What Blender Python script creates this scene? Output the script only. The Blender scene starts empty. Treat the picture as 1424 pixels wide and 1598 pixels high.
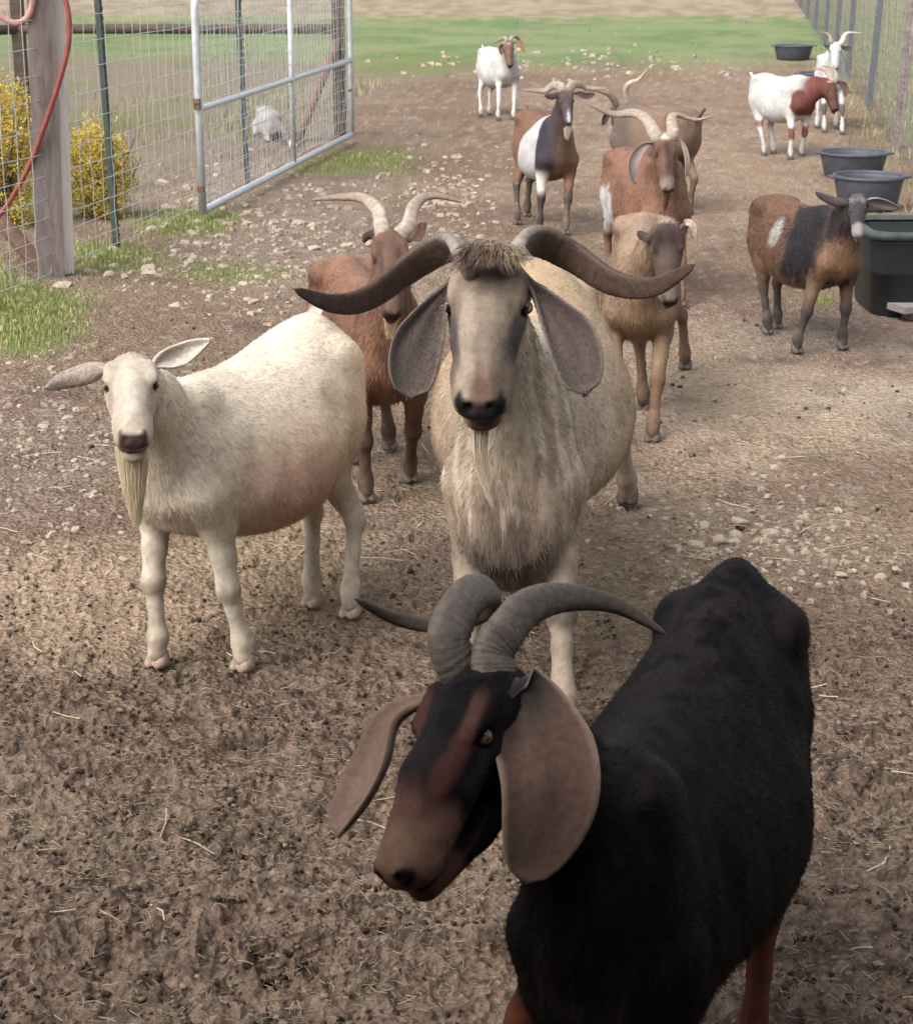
import bpy, bmesh, math, random, time
import numpy as np
from mathutils import Vector

T0 = time.time()
rng = np.random.default_rng(11)
random.seed(11)
scene = bpy.context.scene
COL = scene.collection

# ------------------------------------------------------------------ camera
CAM_H, PITCH, FPX, PCX, PCY = 1.8, math.radians(17.5), 2850.0, 712.0, 799.0
cam_d = bpy.data.cameras.new('camera')
cam = bpy.data.objects.new('camera', cam_d)
COL.objects.link(cam)
cam.location = (0, 0, CAM_H)
cam.rotation_euler = (math.pi / 2 - PITCH, 0, 0)
cam_d.sensor_fit = 'VERTICAL'
cam_d.sensor_height = 24.0
cam_d.lens = FPX / 1598.0 * 24.0
cam_d.clip_start, cam_d.clip_end = 0.05, 900.0
cam_d.dof.use_dof = True
cam_d.dof.focus_distance = 4.3
cam_d.dof.aperture_fstop = 11.0
scene.camera = cam

# ------------------------------------------------------------------ world, sun, exposure
SUN_EL, SUN_AZ = math.radians(49), math.radians(-135)     # azimuth from +Y towards +X (the light comes from there)
world = bpy.data.worlds.new('World')
scene.world = world
world.use_nodes = True
wn = world.node_tree
for n in list(wn.nodes):
    wn.nodes.remove(n)
wo = wn.nodes.new('ShaderNodeOutputWorld')
wb = wn.nodes.new('ShaderNodeBackground')
sky = wn.nodes.new('ShaderNodeTexSky')
sky.sky_type = 'NISHITA'
sky.sun_disc = False
sky.sun_elevation = SUN_EL
sky.sun_rotation = SUN_AZ
sky.air_density, sky.dust_density, sky.ozone_density = 1.0, 4.0, 1.0
wb.inputs['Strength'].default_value = 0.14
ov = wn.nodes.new('ShaderNodeHueSaturation')                  # a bright veil of cloud: the blue is mostly washed out
ov.inputs['Saturation'].default_value = 0.30
wn.links.new(sky.outputs[0], ov.inputs['Color'])
wn.links.new(ov.outputs[0], wb.inputs[0])
wn.links.new(wb.outputs[0], wo.inputs[0])
sun_d = bpy.data.lights.new('sun', 'SUN')
sun_d.energy = 0.95
sun_d.angle = math.radians(45)
sun_d.color = (1.0, 0.93, 0.84)
sun = bpy.data.objects.new('sun', sun_d)
COL.objects.link(sun)
sv = Vector((math.sin(SUN_AZ) * math.cos(SUN_EL), math.cos(SUN_AZ) * math.cos(SUN_EL), math.sin(SUN_EL)))
sun.rotation_euler = sv.to_track_quat('Z', 'Y').to_euler()
scene.view_settings.view_transform = 'Standard'
scene.view_settings.look = 'None'
scene.view_settings.gamma = 1.0
scene.view_settings.use_curve_mapping = False
scene.view_settings.exposure = 1.22
scene.cycles.max_bounces = 5
scene.cycles.diffuse_bounces = 3
scene.cycles.transparent_max_bounces = 6

# ------------------------------------------------------------------ geometry of the view (a way to read positions off the ground)
_F = np.array([0, math.cos(PITCH), -math.sin(PITCH)])
_U = np.array([0, math.sin(PITCH), math.cos(PITCH)])
_R = np.array([1.0, 0, 0])

def ray(px, py):
    return _F + (px - PCX) / FPX * _R - (py - PCY) / FPX * _U

def W(px, py, Y):
    d = ray(px, py)
    return np.array([0, 0, CAM_H]) + d * (Y / d[1])

def G(px, py, z=0.0):
    d = ray(px, py)
    return np.array([0, 0, CAM_H]) + d * ((CAM_H - z) / -d[2])

def gy(py):
    return G(712, py)[1]

def unit(v):
    v = np.asarray(v, float)
    return v / max(np.linalg.norm(v), 1e-9)

def sstep(a, b, x):
    t = np.clip((np.asarray(x, float) - a) / (b - a), 0, 1)
    return t * t * (3 - 2 * t)

def mix(a, b, m):
    m = np.asarray(m)[..., None]
    return np.asarray(a) * (1 - m) + np.asarray(b) * m

def _hash(ix, iy, iz, seed):
    h = (ix.astype(np.int64) * 374761393 + iy.astype(np.int64) * 668265263 + iz.astype(np.int64) * 2147483647 + seed * 974711) & 0xFFFFFFFF
    h = ((h ^ (h >> 13)) * 1274126177) & 0xFFFFFFFF
    h = h ^ (h >> 16)
    return (h & 0xFFFF) / 65535.0

def vnoise(p, scale=1.0, seed=0, octaves=1):
    """value noise 0..1 of an (n,3) or (n,2) array"""
    p = np.asarray(p, float)
    if p.shape[-1] == 2:
        p = np.concatenate([p, np.zeros(p.shape[:-1] + (1,))], -1)
    out, amp, tot = 0, 1.0, 0
    for o in range(octaves):
        q = p * scale * 2 ** o + 17.3 * o
        i = np.floor(q)
        f = q - i
        f = f * f * (3 - 2 * f)
        ix, iy, iz = i[..., 0], i[..., 1], i[..., 2]
        r = 0
        for dx in (0, 1):
            for dy in (0, 1):
                for dz in (0, 1):
                    w = (f[..., 0] if dx else 1 - f[..., 0]) * (f[..., 1] if dy else 1 - f[..., 1]) * (f[..., 2] if dz else 1 - f[..., 2])
                    r = r + w * _hash(ix + dx, iy + dy, iz + dz, seed + o)
        out = out + amp * r
        tot += amp
        amp *= 0.5
    return out / tot

def spline(pts, n):
    """Catmull-Rom through pts, n samples"""
    P = np.asarray(pts, float)
    if len(P) == 2:
        u = np.linspace(0, 1, n)[:, None]
        return P[0] * (1 - u) + P[1] * u
    d = np.r_[0, np.cumsum(np.linalg.norm(np.diff(P, axis=0), axis=1) ** 0.6)]
    Q = np.vstack([2 * P[0] - P[1], P, 2 * P[-1] - P[-2]])
    out = []
    for s in np.linspace(0, d[-1] * 0.999999, n):
        i = int(np.searchsorted(d, s, side='right') - 1)
        i = min(max(i, 0), len(P) - 2)
        t = (s - d[i]) / (d[i + 1] - d[i])
        a, b, c, e = Q[i], Q[i + 1], Q[i + 2], Q[i + 3]
        out.append(0.5 * (2 * b + (c - a) * t + (2 * a - 5 * b + 4 * c - e) * t * t + (3 * b - 3 * c + e - a) * t ** 3))
    return np.array(out)

# ------------------------------------------------------------------ objects
def mesh_arrays(name, V, faces, smooth=True):
    """faces: (n,k) int array or a list of such arrays"""
    if not isinstance(faces, list):
        faces = [faces]
    faces = [np.asarray(f, np.int32) for f in faces if len(f)]
    me = bpy.data.meshes.new(name)
    V = np.asarray(V, np.float32)
    me.vertices.add(len(V))
    me.vertices.foreach_set('co', V.ravel())
    loops = np.concatenate([f.ravel() for f in faces])
    sizes = np.concatenate([np.full(len(f), f.shape[1], np.int32) for f in faces])
    starts = np.r_[0, np.cumsum(sizes)[:-1]].astype(np.int32)
    me.loops.add(len(loops))
    me.loops.foreach_set('vertex_index', loops.astype(np.int32))
    me.polygons.add(len(sizes))
    me.polygons.foreach_set('loop_start', starts)
    me.polygons.foreach_set('use_smooth', np.full(len(sizes), smooth))
    me.update(calc_edges=True)
    return me

def set_color(me, rgb, name='tint'):
    a = me.color_attributes.new(name, 'FLOAT_COLOR', 'POINT')
    c = np.ones((len(rgb), 4), np.float32)
    c[:, :3] = rgb
    a.data.foreach_set('color', c.ravel())

def link(name, me, mat=None, parent=None, loc=None):
    o = bpy.data.objects.new(name, me)
    COL.objects.link(o)
    if mat is not None and me is not None and len(me.materials) == 0:
        me.materials.append(mat)
    if parent is not None:
        o.parent = parent
    if loc is not None:
        o.location = loc
    return o

def thing(name, label, cat, loc=(0, 0, 0), group=None):
    o = bpy.data.objects.new(name, None)
    COL.objects.link(o)
    o.location = loc
    o.empty_display_size = 0.1
    return tag(o, label, cat, group)

def tag(o, label, cat, group=None):
    o['label'] = label
    o['category'] = cat
    if group:
        o['group'] = group
    return o

class MB:
    """collects simple solids into one mesh"""
    def __init__(s):
        s.v, s.q, s.t, s.n = [], [], [], 0
    def add(s, v, q=None, t=None):
        v = np.asarray(v, float)
        if q is not None and len(q):
            s.q.append(np.asarray(q, int) + s.n)
        if t is not None and len(t):
            s.t.append(np.asarray(t, int) + s.n)
        s.v.append(v)
        s.n += len(v)
    def tube(s, pts, r, sides=8, caps=True, squash=None, up=None):
        P = np.asarray(pts, float)
        r = np.broadcast_to(np.asarray(r, float), (len(P),))
        T = np.gradient(P, axis=0)
        T /= np.maximum(np.linalg.norm(T, axis=1, keepdims=True), 1e-9)
        u = np.array([0, 0, 1.0]) if up is None else np.asarray(up, float)
        if abs(np.dot(T[0], u)) > 0.95 and up is None:
            u = np.array([1.0, 0, 0])
        V = []
        a = np.linspace(0, 2 * np.pi, sides, endpoint=False)
        for i in range(len(P)):
            u = unit(u - T[i] * np.dot(u, T[i]))
            w = np.cross(T[i], u)
            sq = 1.0 if squash is None else squash
            V.append(P[i] + r[i] * (np.cos(a)[:, None] * u + sq * np.sin(a)[:, None] * w))
        V = np.vstack(V)
        q = []
        for i in range(len(P) - 1):
            for k in range(sides):
                k2 = (k + 1) % sides
                q.append((i * sides + k, i * sides + k2, (i + 1) * sides + k2, (i + 1) * sides + k))
        t = []
        if caps:
            n0 = len(V)
            V = np.vstack([V, P[0], P[-1]])
            b = (len(P) - 1) * sides
            for k in range(sides):
                k2 = (k + 1) % sides
                t.append((n0, k2, k))
                t.append((n0 + 1, b + k, b + k2))
        s.add(V, q, t)
    def box(s, c, half, ax=None, bev=0.0):
        ax = np.eye(3) if ax is None else np.asarray(ax, float)
        V = []
        for z in (-1, 1):
            for x, y in ((-1, -1), (1, -1), (1, 1), (-1, 1)):
                V.append(np.asarray(c) + x * half[0] * ax[0] + y * half[1] * ax[1] + z * half[2] * ax[2])
        q = [(3, 2, 1, 0), (4, 5, 6, 7), (0, 1, 5, 4), (1, 2, 6, 5), (2, 3, 7, 6), (3, 0, 4, 7)]
        s.add(V, q)
    def build(s, name, mat, parent=None, smooth=True, origin=None, color=None):
        V = np.vstack(s.v)
        if origin is not None:
            V = V - np.asarray(origin)
        f = []
        if s.q: f.append(np.vstack(s.q))
        if s.t: f.append(np.vstack(s.t))
        me = mesh_arrays(name, V, f, smooth)
        return link(name, me, mat, parent, None if parent is not None else origin)

# ------------------------------------------------------------------ materials
def newmat(name):
    m = bpy.data.materials.new(name)
    m.use_nodes = True
    nt = m.node_tree
    b = nt.nodes['Principled BSDF']
    return m, nt, b

def N(nt, typ, **kw):
    n = nt.nodes.new(typ)
    for k, v in kw.items():
        setattr(n, k, v)
    return n

def noise_node(nt, scale, detail=4, rough=0.6, coord='Object', stretch=None):
    tc = N(nt, 'ShaderNodeTexCoord')
    src = tc.outputs[coord]
    if stretch is not None:
        mp = N(nt, 'ShaderNodeMapping')
        mp.inputs['Scale'].default_value = stretch
        nt.links.new(src, mp.inputs[0])
        src = mp.outputs[0]
    n = N(nt, 'ShaderNodeTexNoise')
    n.inputs['Scale'].default_value = scale
    n.inputs['Detail'].default_value = detail
    n.inputs['Roughness'].default_value = rough
    nt.links.new(src, n.inputs['Vector'])
    return n

def bump(nt, b, height, strength, dist=0.01):
    bp = N(nt, 'ShaderNodeBump')
    bp.inputs['Strength'].default_value = strength
    bp.inputs['Distance'].default_value = dist
    nt.links.new(height, bp.inputs['Height'])
    nt.links.new(bp.outputs[0], b.inputs['Normal'])
    return bp

def simple(name, col, rough=0.7, var=0.25, scale=8, metal=0.0, bstr=0.2, bdist=0.005, spec=0.3, stretch=None, col2=None):
    m, nt, b = newmat(name)
    n = noise_node(nt, scale, 5, 0.65, stretch=stretch)
    cr = N(nt, 'ShaderNodeValToRGB')
    c = np.array(col)
    lo, hi = (c * (1 - var), c * (1 + var)) if col2 is None else (c, np.array(col2))
    cr.color_ramp.elements[0].position = 0.3
    cr.color_ramp.elements[1].position = 0.7
    cr.color_ramp.elements[0].color = (*np.clip(lo, 0, 1), 1)
    cr.color_ramp.elements[1].color = (*np.clip(hi, 0, 1), 1)
    nt.links.new(n.outputs['Fac'], cr.inputs[0])
    nt.links.new(cr.outputs[0], b.inputs['Base Color'])
    b.inputs['Roughness'].default_value = rough
    b.inputs['Metallic'].default_value = metal
    b.inputs['Specular IOR Level'].default_value = spec
    if bstr:
        bump(nt, b, n.outputs['Fac'], bstr, bdist)
    return m

def tinted(name, rough=0.75, spec=0.2, nscale=40, var=0.35, bstr=0.25, bdist=0.004, stretch=None, sheen=0.0):
    """base colour from the 'tint' attribute, broken up by noise"""
    m, nt, b = newmat(name)
    at = N(nt, 'ShaderNodeAttribute', attribute_name='tint')
    n = noise_node(nt, nscale, 4, 0.6, stretch=stretch)
    mr = N(nt, 'ShaderNodeMapRange')
    mr.inputs[1].default_value, mr.inputs[2].default_value = 0.25, 0.75
    mr.inputs[3].default_value, mr.inputs[4].default_value = 1 - var, 1 + var
    nt.links.new(n.outputs['Fac'], mr.inputs[0])
    mx = N(nt, 'ShaderNodeVectorMath', operation='SCALE')
    nt.links.new(at.outputs['Color'], mx.inputs[0])
    nt.links.new(mr.outputs[0], mx.inputs['Scale'])
    nt.links.new(mx.outputs[0], b.inputs['Base Color'])
    b.inputs['Roughness'].default_value = rough
    b.inputs['Specular IOR Level'].default_value = spec
    if sheen:
        b.inputs['Sheen Weight'].default_value = sheen
    if bstr:
        bump(nt, b, n.outputs['Fac'], bstr, bdist)
    return m

M_SKIN = tinted('goat_skin', 0.75, 0.2, 60, 0.22, 0.25, 0.004)
M_SKINB = tinted('black_goat_skin', 0.7, 0.07, 60, 0.22, 0.25, 0.004)
M_HORN = tinted('horn', 0.6, 0.3, 70, 0.35, 0.7, 0.004)
M_EAR = tinted('ear', 0.75, 0.14, 90, 0.28, 0.3, 0.003, sheen=0.15)
M_HOOF = simple('hoof', (0.09, 0.07, 0.055), 0.6, 0.3, 60)
M_HOOFP = simple('pale_hoof', (0.30, 0.22, 0.17), 0.6, 0.3, 60)

def fur_material():
    m, nt, b = newmat('goat_fur')
    at = N(nt, 'ShaderNodeAttribute', attribute_name='tint')
    nt.links.new(at.outputs['Color'], b.inputs['Base Color'])
    b.inputs['Roughness'].default_value = 0.40
    b.inputs['Specular IOR Level'].default_value = 0.28
    return m
M_FUR = fur_material()
M_FURB = fur_material()
M_FURB.name = 'black_fur'
M_FURB.node_tree.nodes['Principled BSDF'].inputs['Specular IOR Level'].default_value = 0.085
M_FURB.node_tree.nodes['Principled BSDF'].inputs['Roughness'].default_value = 0.35

def eye_material():
    m, nt, b = newmat('goat_eye')
    at = N(nt, 'ShaderNodeAttribute', attribute_name='tint')
    nt.links.new(at.outputs['Color'], b.inputs['Base Color'])
    b.inputs['Roughness'].default_value = 0.08
    b.inputs['Specular IOR Level'].default_value = 0.6
    return m
M_EYE = eye_material()

# ------------------------------------------------------------------ implicit surfaces
def surface_nets(Fv, origin, s):
    S = Fv < 0
    nx, ny, nz = Fv.shape
    cnt = np.zeros((nx - 1, ny - 1, nz - 1), np.int8)
    offs = [(dx, dy, dz) for dx in (0, 1) for dy in (0, 1) for dz in (0, 1)]
    for dx, dy, dz in offs:
        cnt += S[dx:nx - 1 + dx, dy:ny - 1 + dy, dz:nz - 1 + dz]
    act = (cnt > 0) & (cnt < 8)
    I = np.argwhere(act)
    cv = np.stack([Fv[I[:, 0] + o[0], I[:, 1] + o[1], I[:, 2] + o[2]] for o in offs], 1)
    acc = np.zeros((len(I), 3)); c = np.zeros(len(I))
    for a in range(8):
        for b_ in range(a + 1, 8):
            da = np.array(offs[b_]) - np.array(offs[a])
            if np.abs(da).sum() != 1:
                continue
            fa, fb = cv[:, a], cv[:, b_]
            m = (fa < 0) != (fb < 0)
            t = np.where(m, fa / np.where(m, fa - fb, 1), 0)
            acc += np.where(m[:, None], np.array(offs[a]) + t[:, None] * da, 0)
            c += m
    V = (I + acc / c[:, None]) * s + origin
    idx = np.full(act.shape, -1, np.int32)
    idx[I[:, 0], I[:, 1], I[:, 2]] = np.arange(len(I))
    quads = []
    for ax in range(3):
        A = np.moveaxis(S, ax, 0)
        D = np.moveaxis(idx, ax, 0)
        ch = A[:-1] != A[1:]
        ch = ch[:, 1:-1, 1:-1]
        J = np.argwhere(ch)
        i, j, k = J[:, 0], J[:, 1] + 1, J[:, 2] + 1
        q = np.stack([D[i, j - 1, k - 1], D[i, j, k - 1], D[i, j, k], D[i, j - 1, k]], 1)
        pos = A[i, j, k]                      # inside at the low end: normal points to +axis
        flip = ~pos
        if ax == 1:
            flip = ~flip
        q[flip] = q[flip][:, ::-1]
        quads.append(q)
    Q = np.vstack(quads)
    Q = Q[(Q >= 0).all(1)]
    return V, Q

def relax(V, Q, it=2, lam=0.5):
    E = np.vstack([Q[:, [0, 1]], Q[:, [1, 2]], Q[:, [2, 3]], Q[:, [3, 0]]])
    for _ in range(it):
        acc = np.zeros_like(V); c = np.zeros(len(V))
        for k in range(3):
            acc[:, k] = np.bincount(E[:, 0], V[E[:, 1], k], len(V)) + np.bincount(E[:, 1], V[E[:, 0], k], len(V))
        c = np.bincount(E[:, 0], minlength=len(V)) + np.bincount(E[:, 1], minlength=len(V))
        V = V + lam * (acc / np.maximum(c, 1)[:, None] - V)
    return V

class Cone:
    """elliptic cone with rounded ends; a along the side vector, b across it"""
    def __init__(s, p0, p1, r0, r1, side, k=0.03, group='body', sub=False):
        s.p0, s.p1 = np.asarray(p0, float), np.asarray(p1, float)
        d = s.p1 - s.p0
        s.L = max(np.linalg.norm(d), 1e-6)
        s.d = d / s.L
        sd = np.asarray(side, float)
        sd = sd - s.d * np.dot(sd, s.d)
        if np.linalg.norm(sd) < 1e-6:
            sd = np.cross(s.d, [0.3, 0.9, 0.1])
        s.s = unit(sd)
        s.u = np.cross(s.d, s.s)
        s.r0 = np.broadcast_to(np.asarray(r0, float), (2,))
        s.r1 = np.broadcast_to(np.asarray(r1, float), (2,))
        s.k, s.group, s.sub = k, group, sub
        R = max(s.r0.max(), s.r1.max())
        s.lo = np.minimum(s.p0, s.p1) - R
        s.hi = np.maximum(s.p0, s.p1) + R
    def dist(s, X):
        r = X - s.p0
        td = r @ s.d
        t = np.clip(td / s.L, 0, 1)
        a = s.r0[0] + (s.r1[0] - s.r0[0]) * t
        b = s.r0[1] + (s.r1[1] - s.r0[1]) * t
        m = np.sqrt(a * b)
        rs, ru, rd = r @ s.s, r @ s.u, td - t * s.L
        k = np.sqrt((rs / a) ** 2 + (ru / b) ** 2 + (rd / m) ** 2) + 1e-9
        g = np.sqrt((rs / a ** 2) ** 2 + (ru / b ** 2) ** 2 + (rd / m ** 2) ** 2) + 1e-9
        return np.where(k > 0.15, k * (k - 1) / g, -np.minimum(a, b) * 0.9)

class Ell(Cone):
    """ellipsoid with its own axes"""
    def __init__(s, c, ax, rad, k=0.03, group='body', sub=False):
        s.c, s.ax, s.rad = np.asarray(c, float), np.asarray(ax, float), np.asarray(rad, float)
        s.k, s.group, s.sub = k, group, sub
        R = s.rad.max()
        s.lo, s.hi = s.c - R, s.c + R
    def dist(s, X):
        q = (X - s.c) @ s.ax.T
        k = np.sqrt(((q / s.rad) ** 2).sum(-1)) + 1e-9
        g = np.sqrt(((q / s.rad ** 2) ** 2).sum(-1)) + 1e-9
        return np.where(k > 0.15, k * (k - 1) / g, -s.rad.min() * 0.9)

class Loft(Cone):
    """the trunk: stations along x give top, bottom and half width"""
    def __init__(s, O, xax, L, tab, pear=0.22, bend=0.0, k=0.04, group='torso', etop=2.25):
        s.etop = etop
        s.O, s.L, s.pear, s.bend = np.asarray(O, float), L, pear, bend
        s.x = unit(xax)
        s.z = np.array([0, 0, 1.0])
        s.y = np.cross(s.z, s.x)
        tt = np.linspace(0, 1, 200)
        T = np.asarray(tab, float)
        s.tt = tt
        s.tab = []
        for c in (1, 2, 3):
            y = np.interp(tt, T[:, 0], T[:, c])
            ker = np.hanning(23); ker /= ker.sum()
            ys = np.convolve(np.pad(y, 11, mode='reflect', reflect_type='odd'), ker, 'valid')
            s.tab.append(ys)
        s.k, s.group, s.sub = k, group, False
        e = O + s.x * L
        w = T[:, 3].max() + abs(bend)
        s.lo = np.minimum(O, e) - w
        s.hi = np.maximum(O, e) + w
        s.lo[2], s.hi[2] = T[:, 2].min() - 0.02, T[:, 1].max() + 0.02
    def local(s, X):
        r = X - s.O
        x = r @ s.x
        return x, r @ s.y - s.bend * np.sin(np.pi * np.clip(x / s.L, -0.2, 1.2)), X[..., 2]
    def dist(s, X):
        x, y, z = s.local(X)
        t = np.clip(x / s.L, 0, 1)
        top, bot, hw = (np.interp(t, s.tt, c) for c in s.tab)
        c, b = (top + bot) / 2, np.maximum((top - bot) / 2, 0.01)
        hw = np.maximum(hw, 0.01)
        v = (z - c) / b
        w = hw * (1 - s.pear * np.clip(v, -1, 1))
        e = np.where(v > 0, s.etop, 2.25)
        k = (np.abs(y / w) ** e + np.abs(v) ** e) ** (1 / e)
        d = (k - 1) * np.minimum(w, b)
        dx = np.maximum(np.maximum(-x, x - s.L), 0)
        return np.where(dx > 0, np.sqrt(np.maximum(d, 0) ** 2 + dx ** 2), d)

def field(prims, s, margin=0.03):
    lo = np.min([p.lo for p in prims if not p.sub], 0) - margin
    hi = np.max([p.hi for p in prims if not p.sub], 0) + margin
    n = np.ceil((hi - lo) / s).astype(int) + 1
    Fv = np.full(n, 0.5, np.float32)
    ax = [lo[i] + s * np.arange(n[i]) for i in range(3)]
    for p in prims:
        m = p.k + 2.5 * s
        a = np.maximum(np.floor((p.lo - m - lo) / s).astype(int), 0)
        b = np.minimum(np.ceil((p.hi + m - lo) / s).astype(int) + 1, n)
        if (b <= a).any():
            continue
        X = np.stack(np.meshgrid(ax[0][a[0]:b[0]], ax[1][a[1]:b[1]], ax[2][a[2]:b[2]], indexing='ij'), -1)
        D = p.dist(X)
        sl = Fv[a[0]:b[0], a[1]:b[1], a[2]:b[2]]
        k = p.k
        if p.sub:
            h = np.maximum(k - np.abs(sl + D), 0) / k
            sl[...] = np.maximum(sl, -D) + h * h * k * 0.25
        else:
            h = np.maximum(k - np.abs(sl - D), 0) / k
            sl[...] = np.minimum(sl, D) - h * h * k * 0.25
    return Fv, lo

# ------------------------------------------------------------------ goats
TRUNK = [  # t, top, bottom, half width   (times withers height)
    (0.00, .83, .70, .045), (0.06, .93, .58, .115), (0.16, .985, .52, .155), (0.28, .975, .46, .185),
    (0.45, .95, .39, .225), (0.60, .95, .385, .22), (0.74, .985, .41, .185), (0.86, 1.0, .45, .155),
    (0.94, .93, .49, .125), (1.00, .80, .58, .06)]

def hoof_mesh(r):
    """two toes, x forward, standing on z=0"""
    pr = []
    for sy in (-1, 1):
        pr.append(Cone((-.35 * r, sy * .46 * r, .45 * r), (.55 * r, sy * .40 * r, .30 * r), (.42 * r, .46 * r), (.34 * r, .26 * r), (0, 1, 0), .004))
        pr.append(Cone((-.4 * r, sy * .42 * r, 1.0 * r), (.1 * r, sy * .44 * r, .45 * r), (.42 * r, .5 * r), (.44 * r, .48 * r), (0, 1, 0), .01))
    Fv, lo = field(pr, r * 0.13, r * 0.3)
    V, Q = surface_nets(Fv, lo, r * 0.13)
    V = relax(V, Q, 1)
    V[:, 2] = np.maximum(V[:, 2], 0.0)
    return V, Q

def horn_mesh(ctrl, r0, flat=0.7, up=(0, 0, 1), rings=16, n=150, sides=14, col=((.16, .13, .10), (.10, .07, .05)), tip=0.1, power=0.8, amp=0.05, seed=0, keel=.10, ramp=(0.0, .9), sq=.85):
    P = spline(ctrl, n)
    t = np.linspace(0, 1, n)
    seg = np.r_[0, np.cumsum(np.linalg.norm(np.diff(P, axis=0), axis=1))]
    t = seg / seg[-1]
    T = np.gradient(P, axis=0)
    T /= np.linalg.norm(T, axis=1, keepdims=True)
    rad = r0 * (tip + (1 - tip) * (1 - t) ** power) * np.where(t > 0.97, np.sqrt(np.clip((1 - t) / 0.03, 0.0, 1)) * 0.7 + 0.3 * (1 - (t - 0.97) / 0.03), 1)
    rg = np.random.default_rng(seed)
    ph = 2 * np.pi * rings * t ** 0.9 + np.cumsum(rg.normal(0, 0.16, n))
    ph2 = ph * 3.7 + np.cumsum(rg.normal(0, 0.3, n))
    ridge = 1 + amp * (.55 * (np.abs(np.sin(ph / 2)) ** 0.6 - 0.6) + .38 * np.sin(ph2) + rg.normal(0, .18, n)) * np.clip(1.1 - t, 0, 1)
    u = np.asarray(up, float)
    a = np.linspace(0, 2 * np.pi, sides, endpoint=False)
    V = []; C = []
    c0, c1 = np.array(col[0]), np.array(col[1])
    for i in range(n):
        u = unit(u - T[i] * np.dot(u, T[i]))
        w = np.cross(T[i], u)
        prof = 1 + keel * (np.cos(a) + .35 * np.cos(2 * a)) * (1 - 0.4 * t[i])          # keel along the upper edge
        R = rad[i] * ridge[i] * prof
        V.append(P[i] + R[:, None] * ((np.sign(np.cos(a)) * np.abs(np.cos(a)) ** sq)[:, None] * u + flat * (np.sign(np.sin(a)) * np.abs(np.sin(a)) ** sq)[:, None] * w))
        shade = c0 + (c1 - c0) * float(sstep(ramp[0], ramp[1], t[i]))
        C.append(np.tile(shade, (sides, 1)) * (1 + 0.25 * (ridge[i] - 1) / amp))
    V = np.vstack(V + [P[-1] + T[-1] * rad[-1] * 0.5]); C = np.vstack(C + [c1])
    i, k = np.meshgrid(np.arange(n - 1), np.arange(sides), indexing='ij')
    k2 = (k + 1) % sides
    q = np.stack([i * sides + k, i * sides + k2, (i + 1) * sides + k2, (i + 1) * sides + k], -1).reshape(-1, 4)
    b = (n - 1) * sides
    tr = np.array([(b + kk, b + (kk + 1) % sides, n * sides) for kk in range(sides)])
    return V, q, tr, np.clip(C, 0.004, 1)

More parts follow.
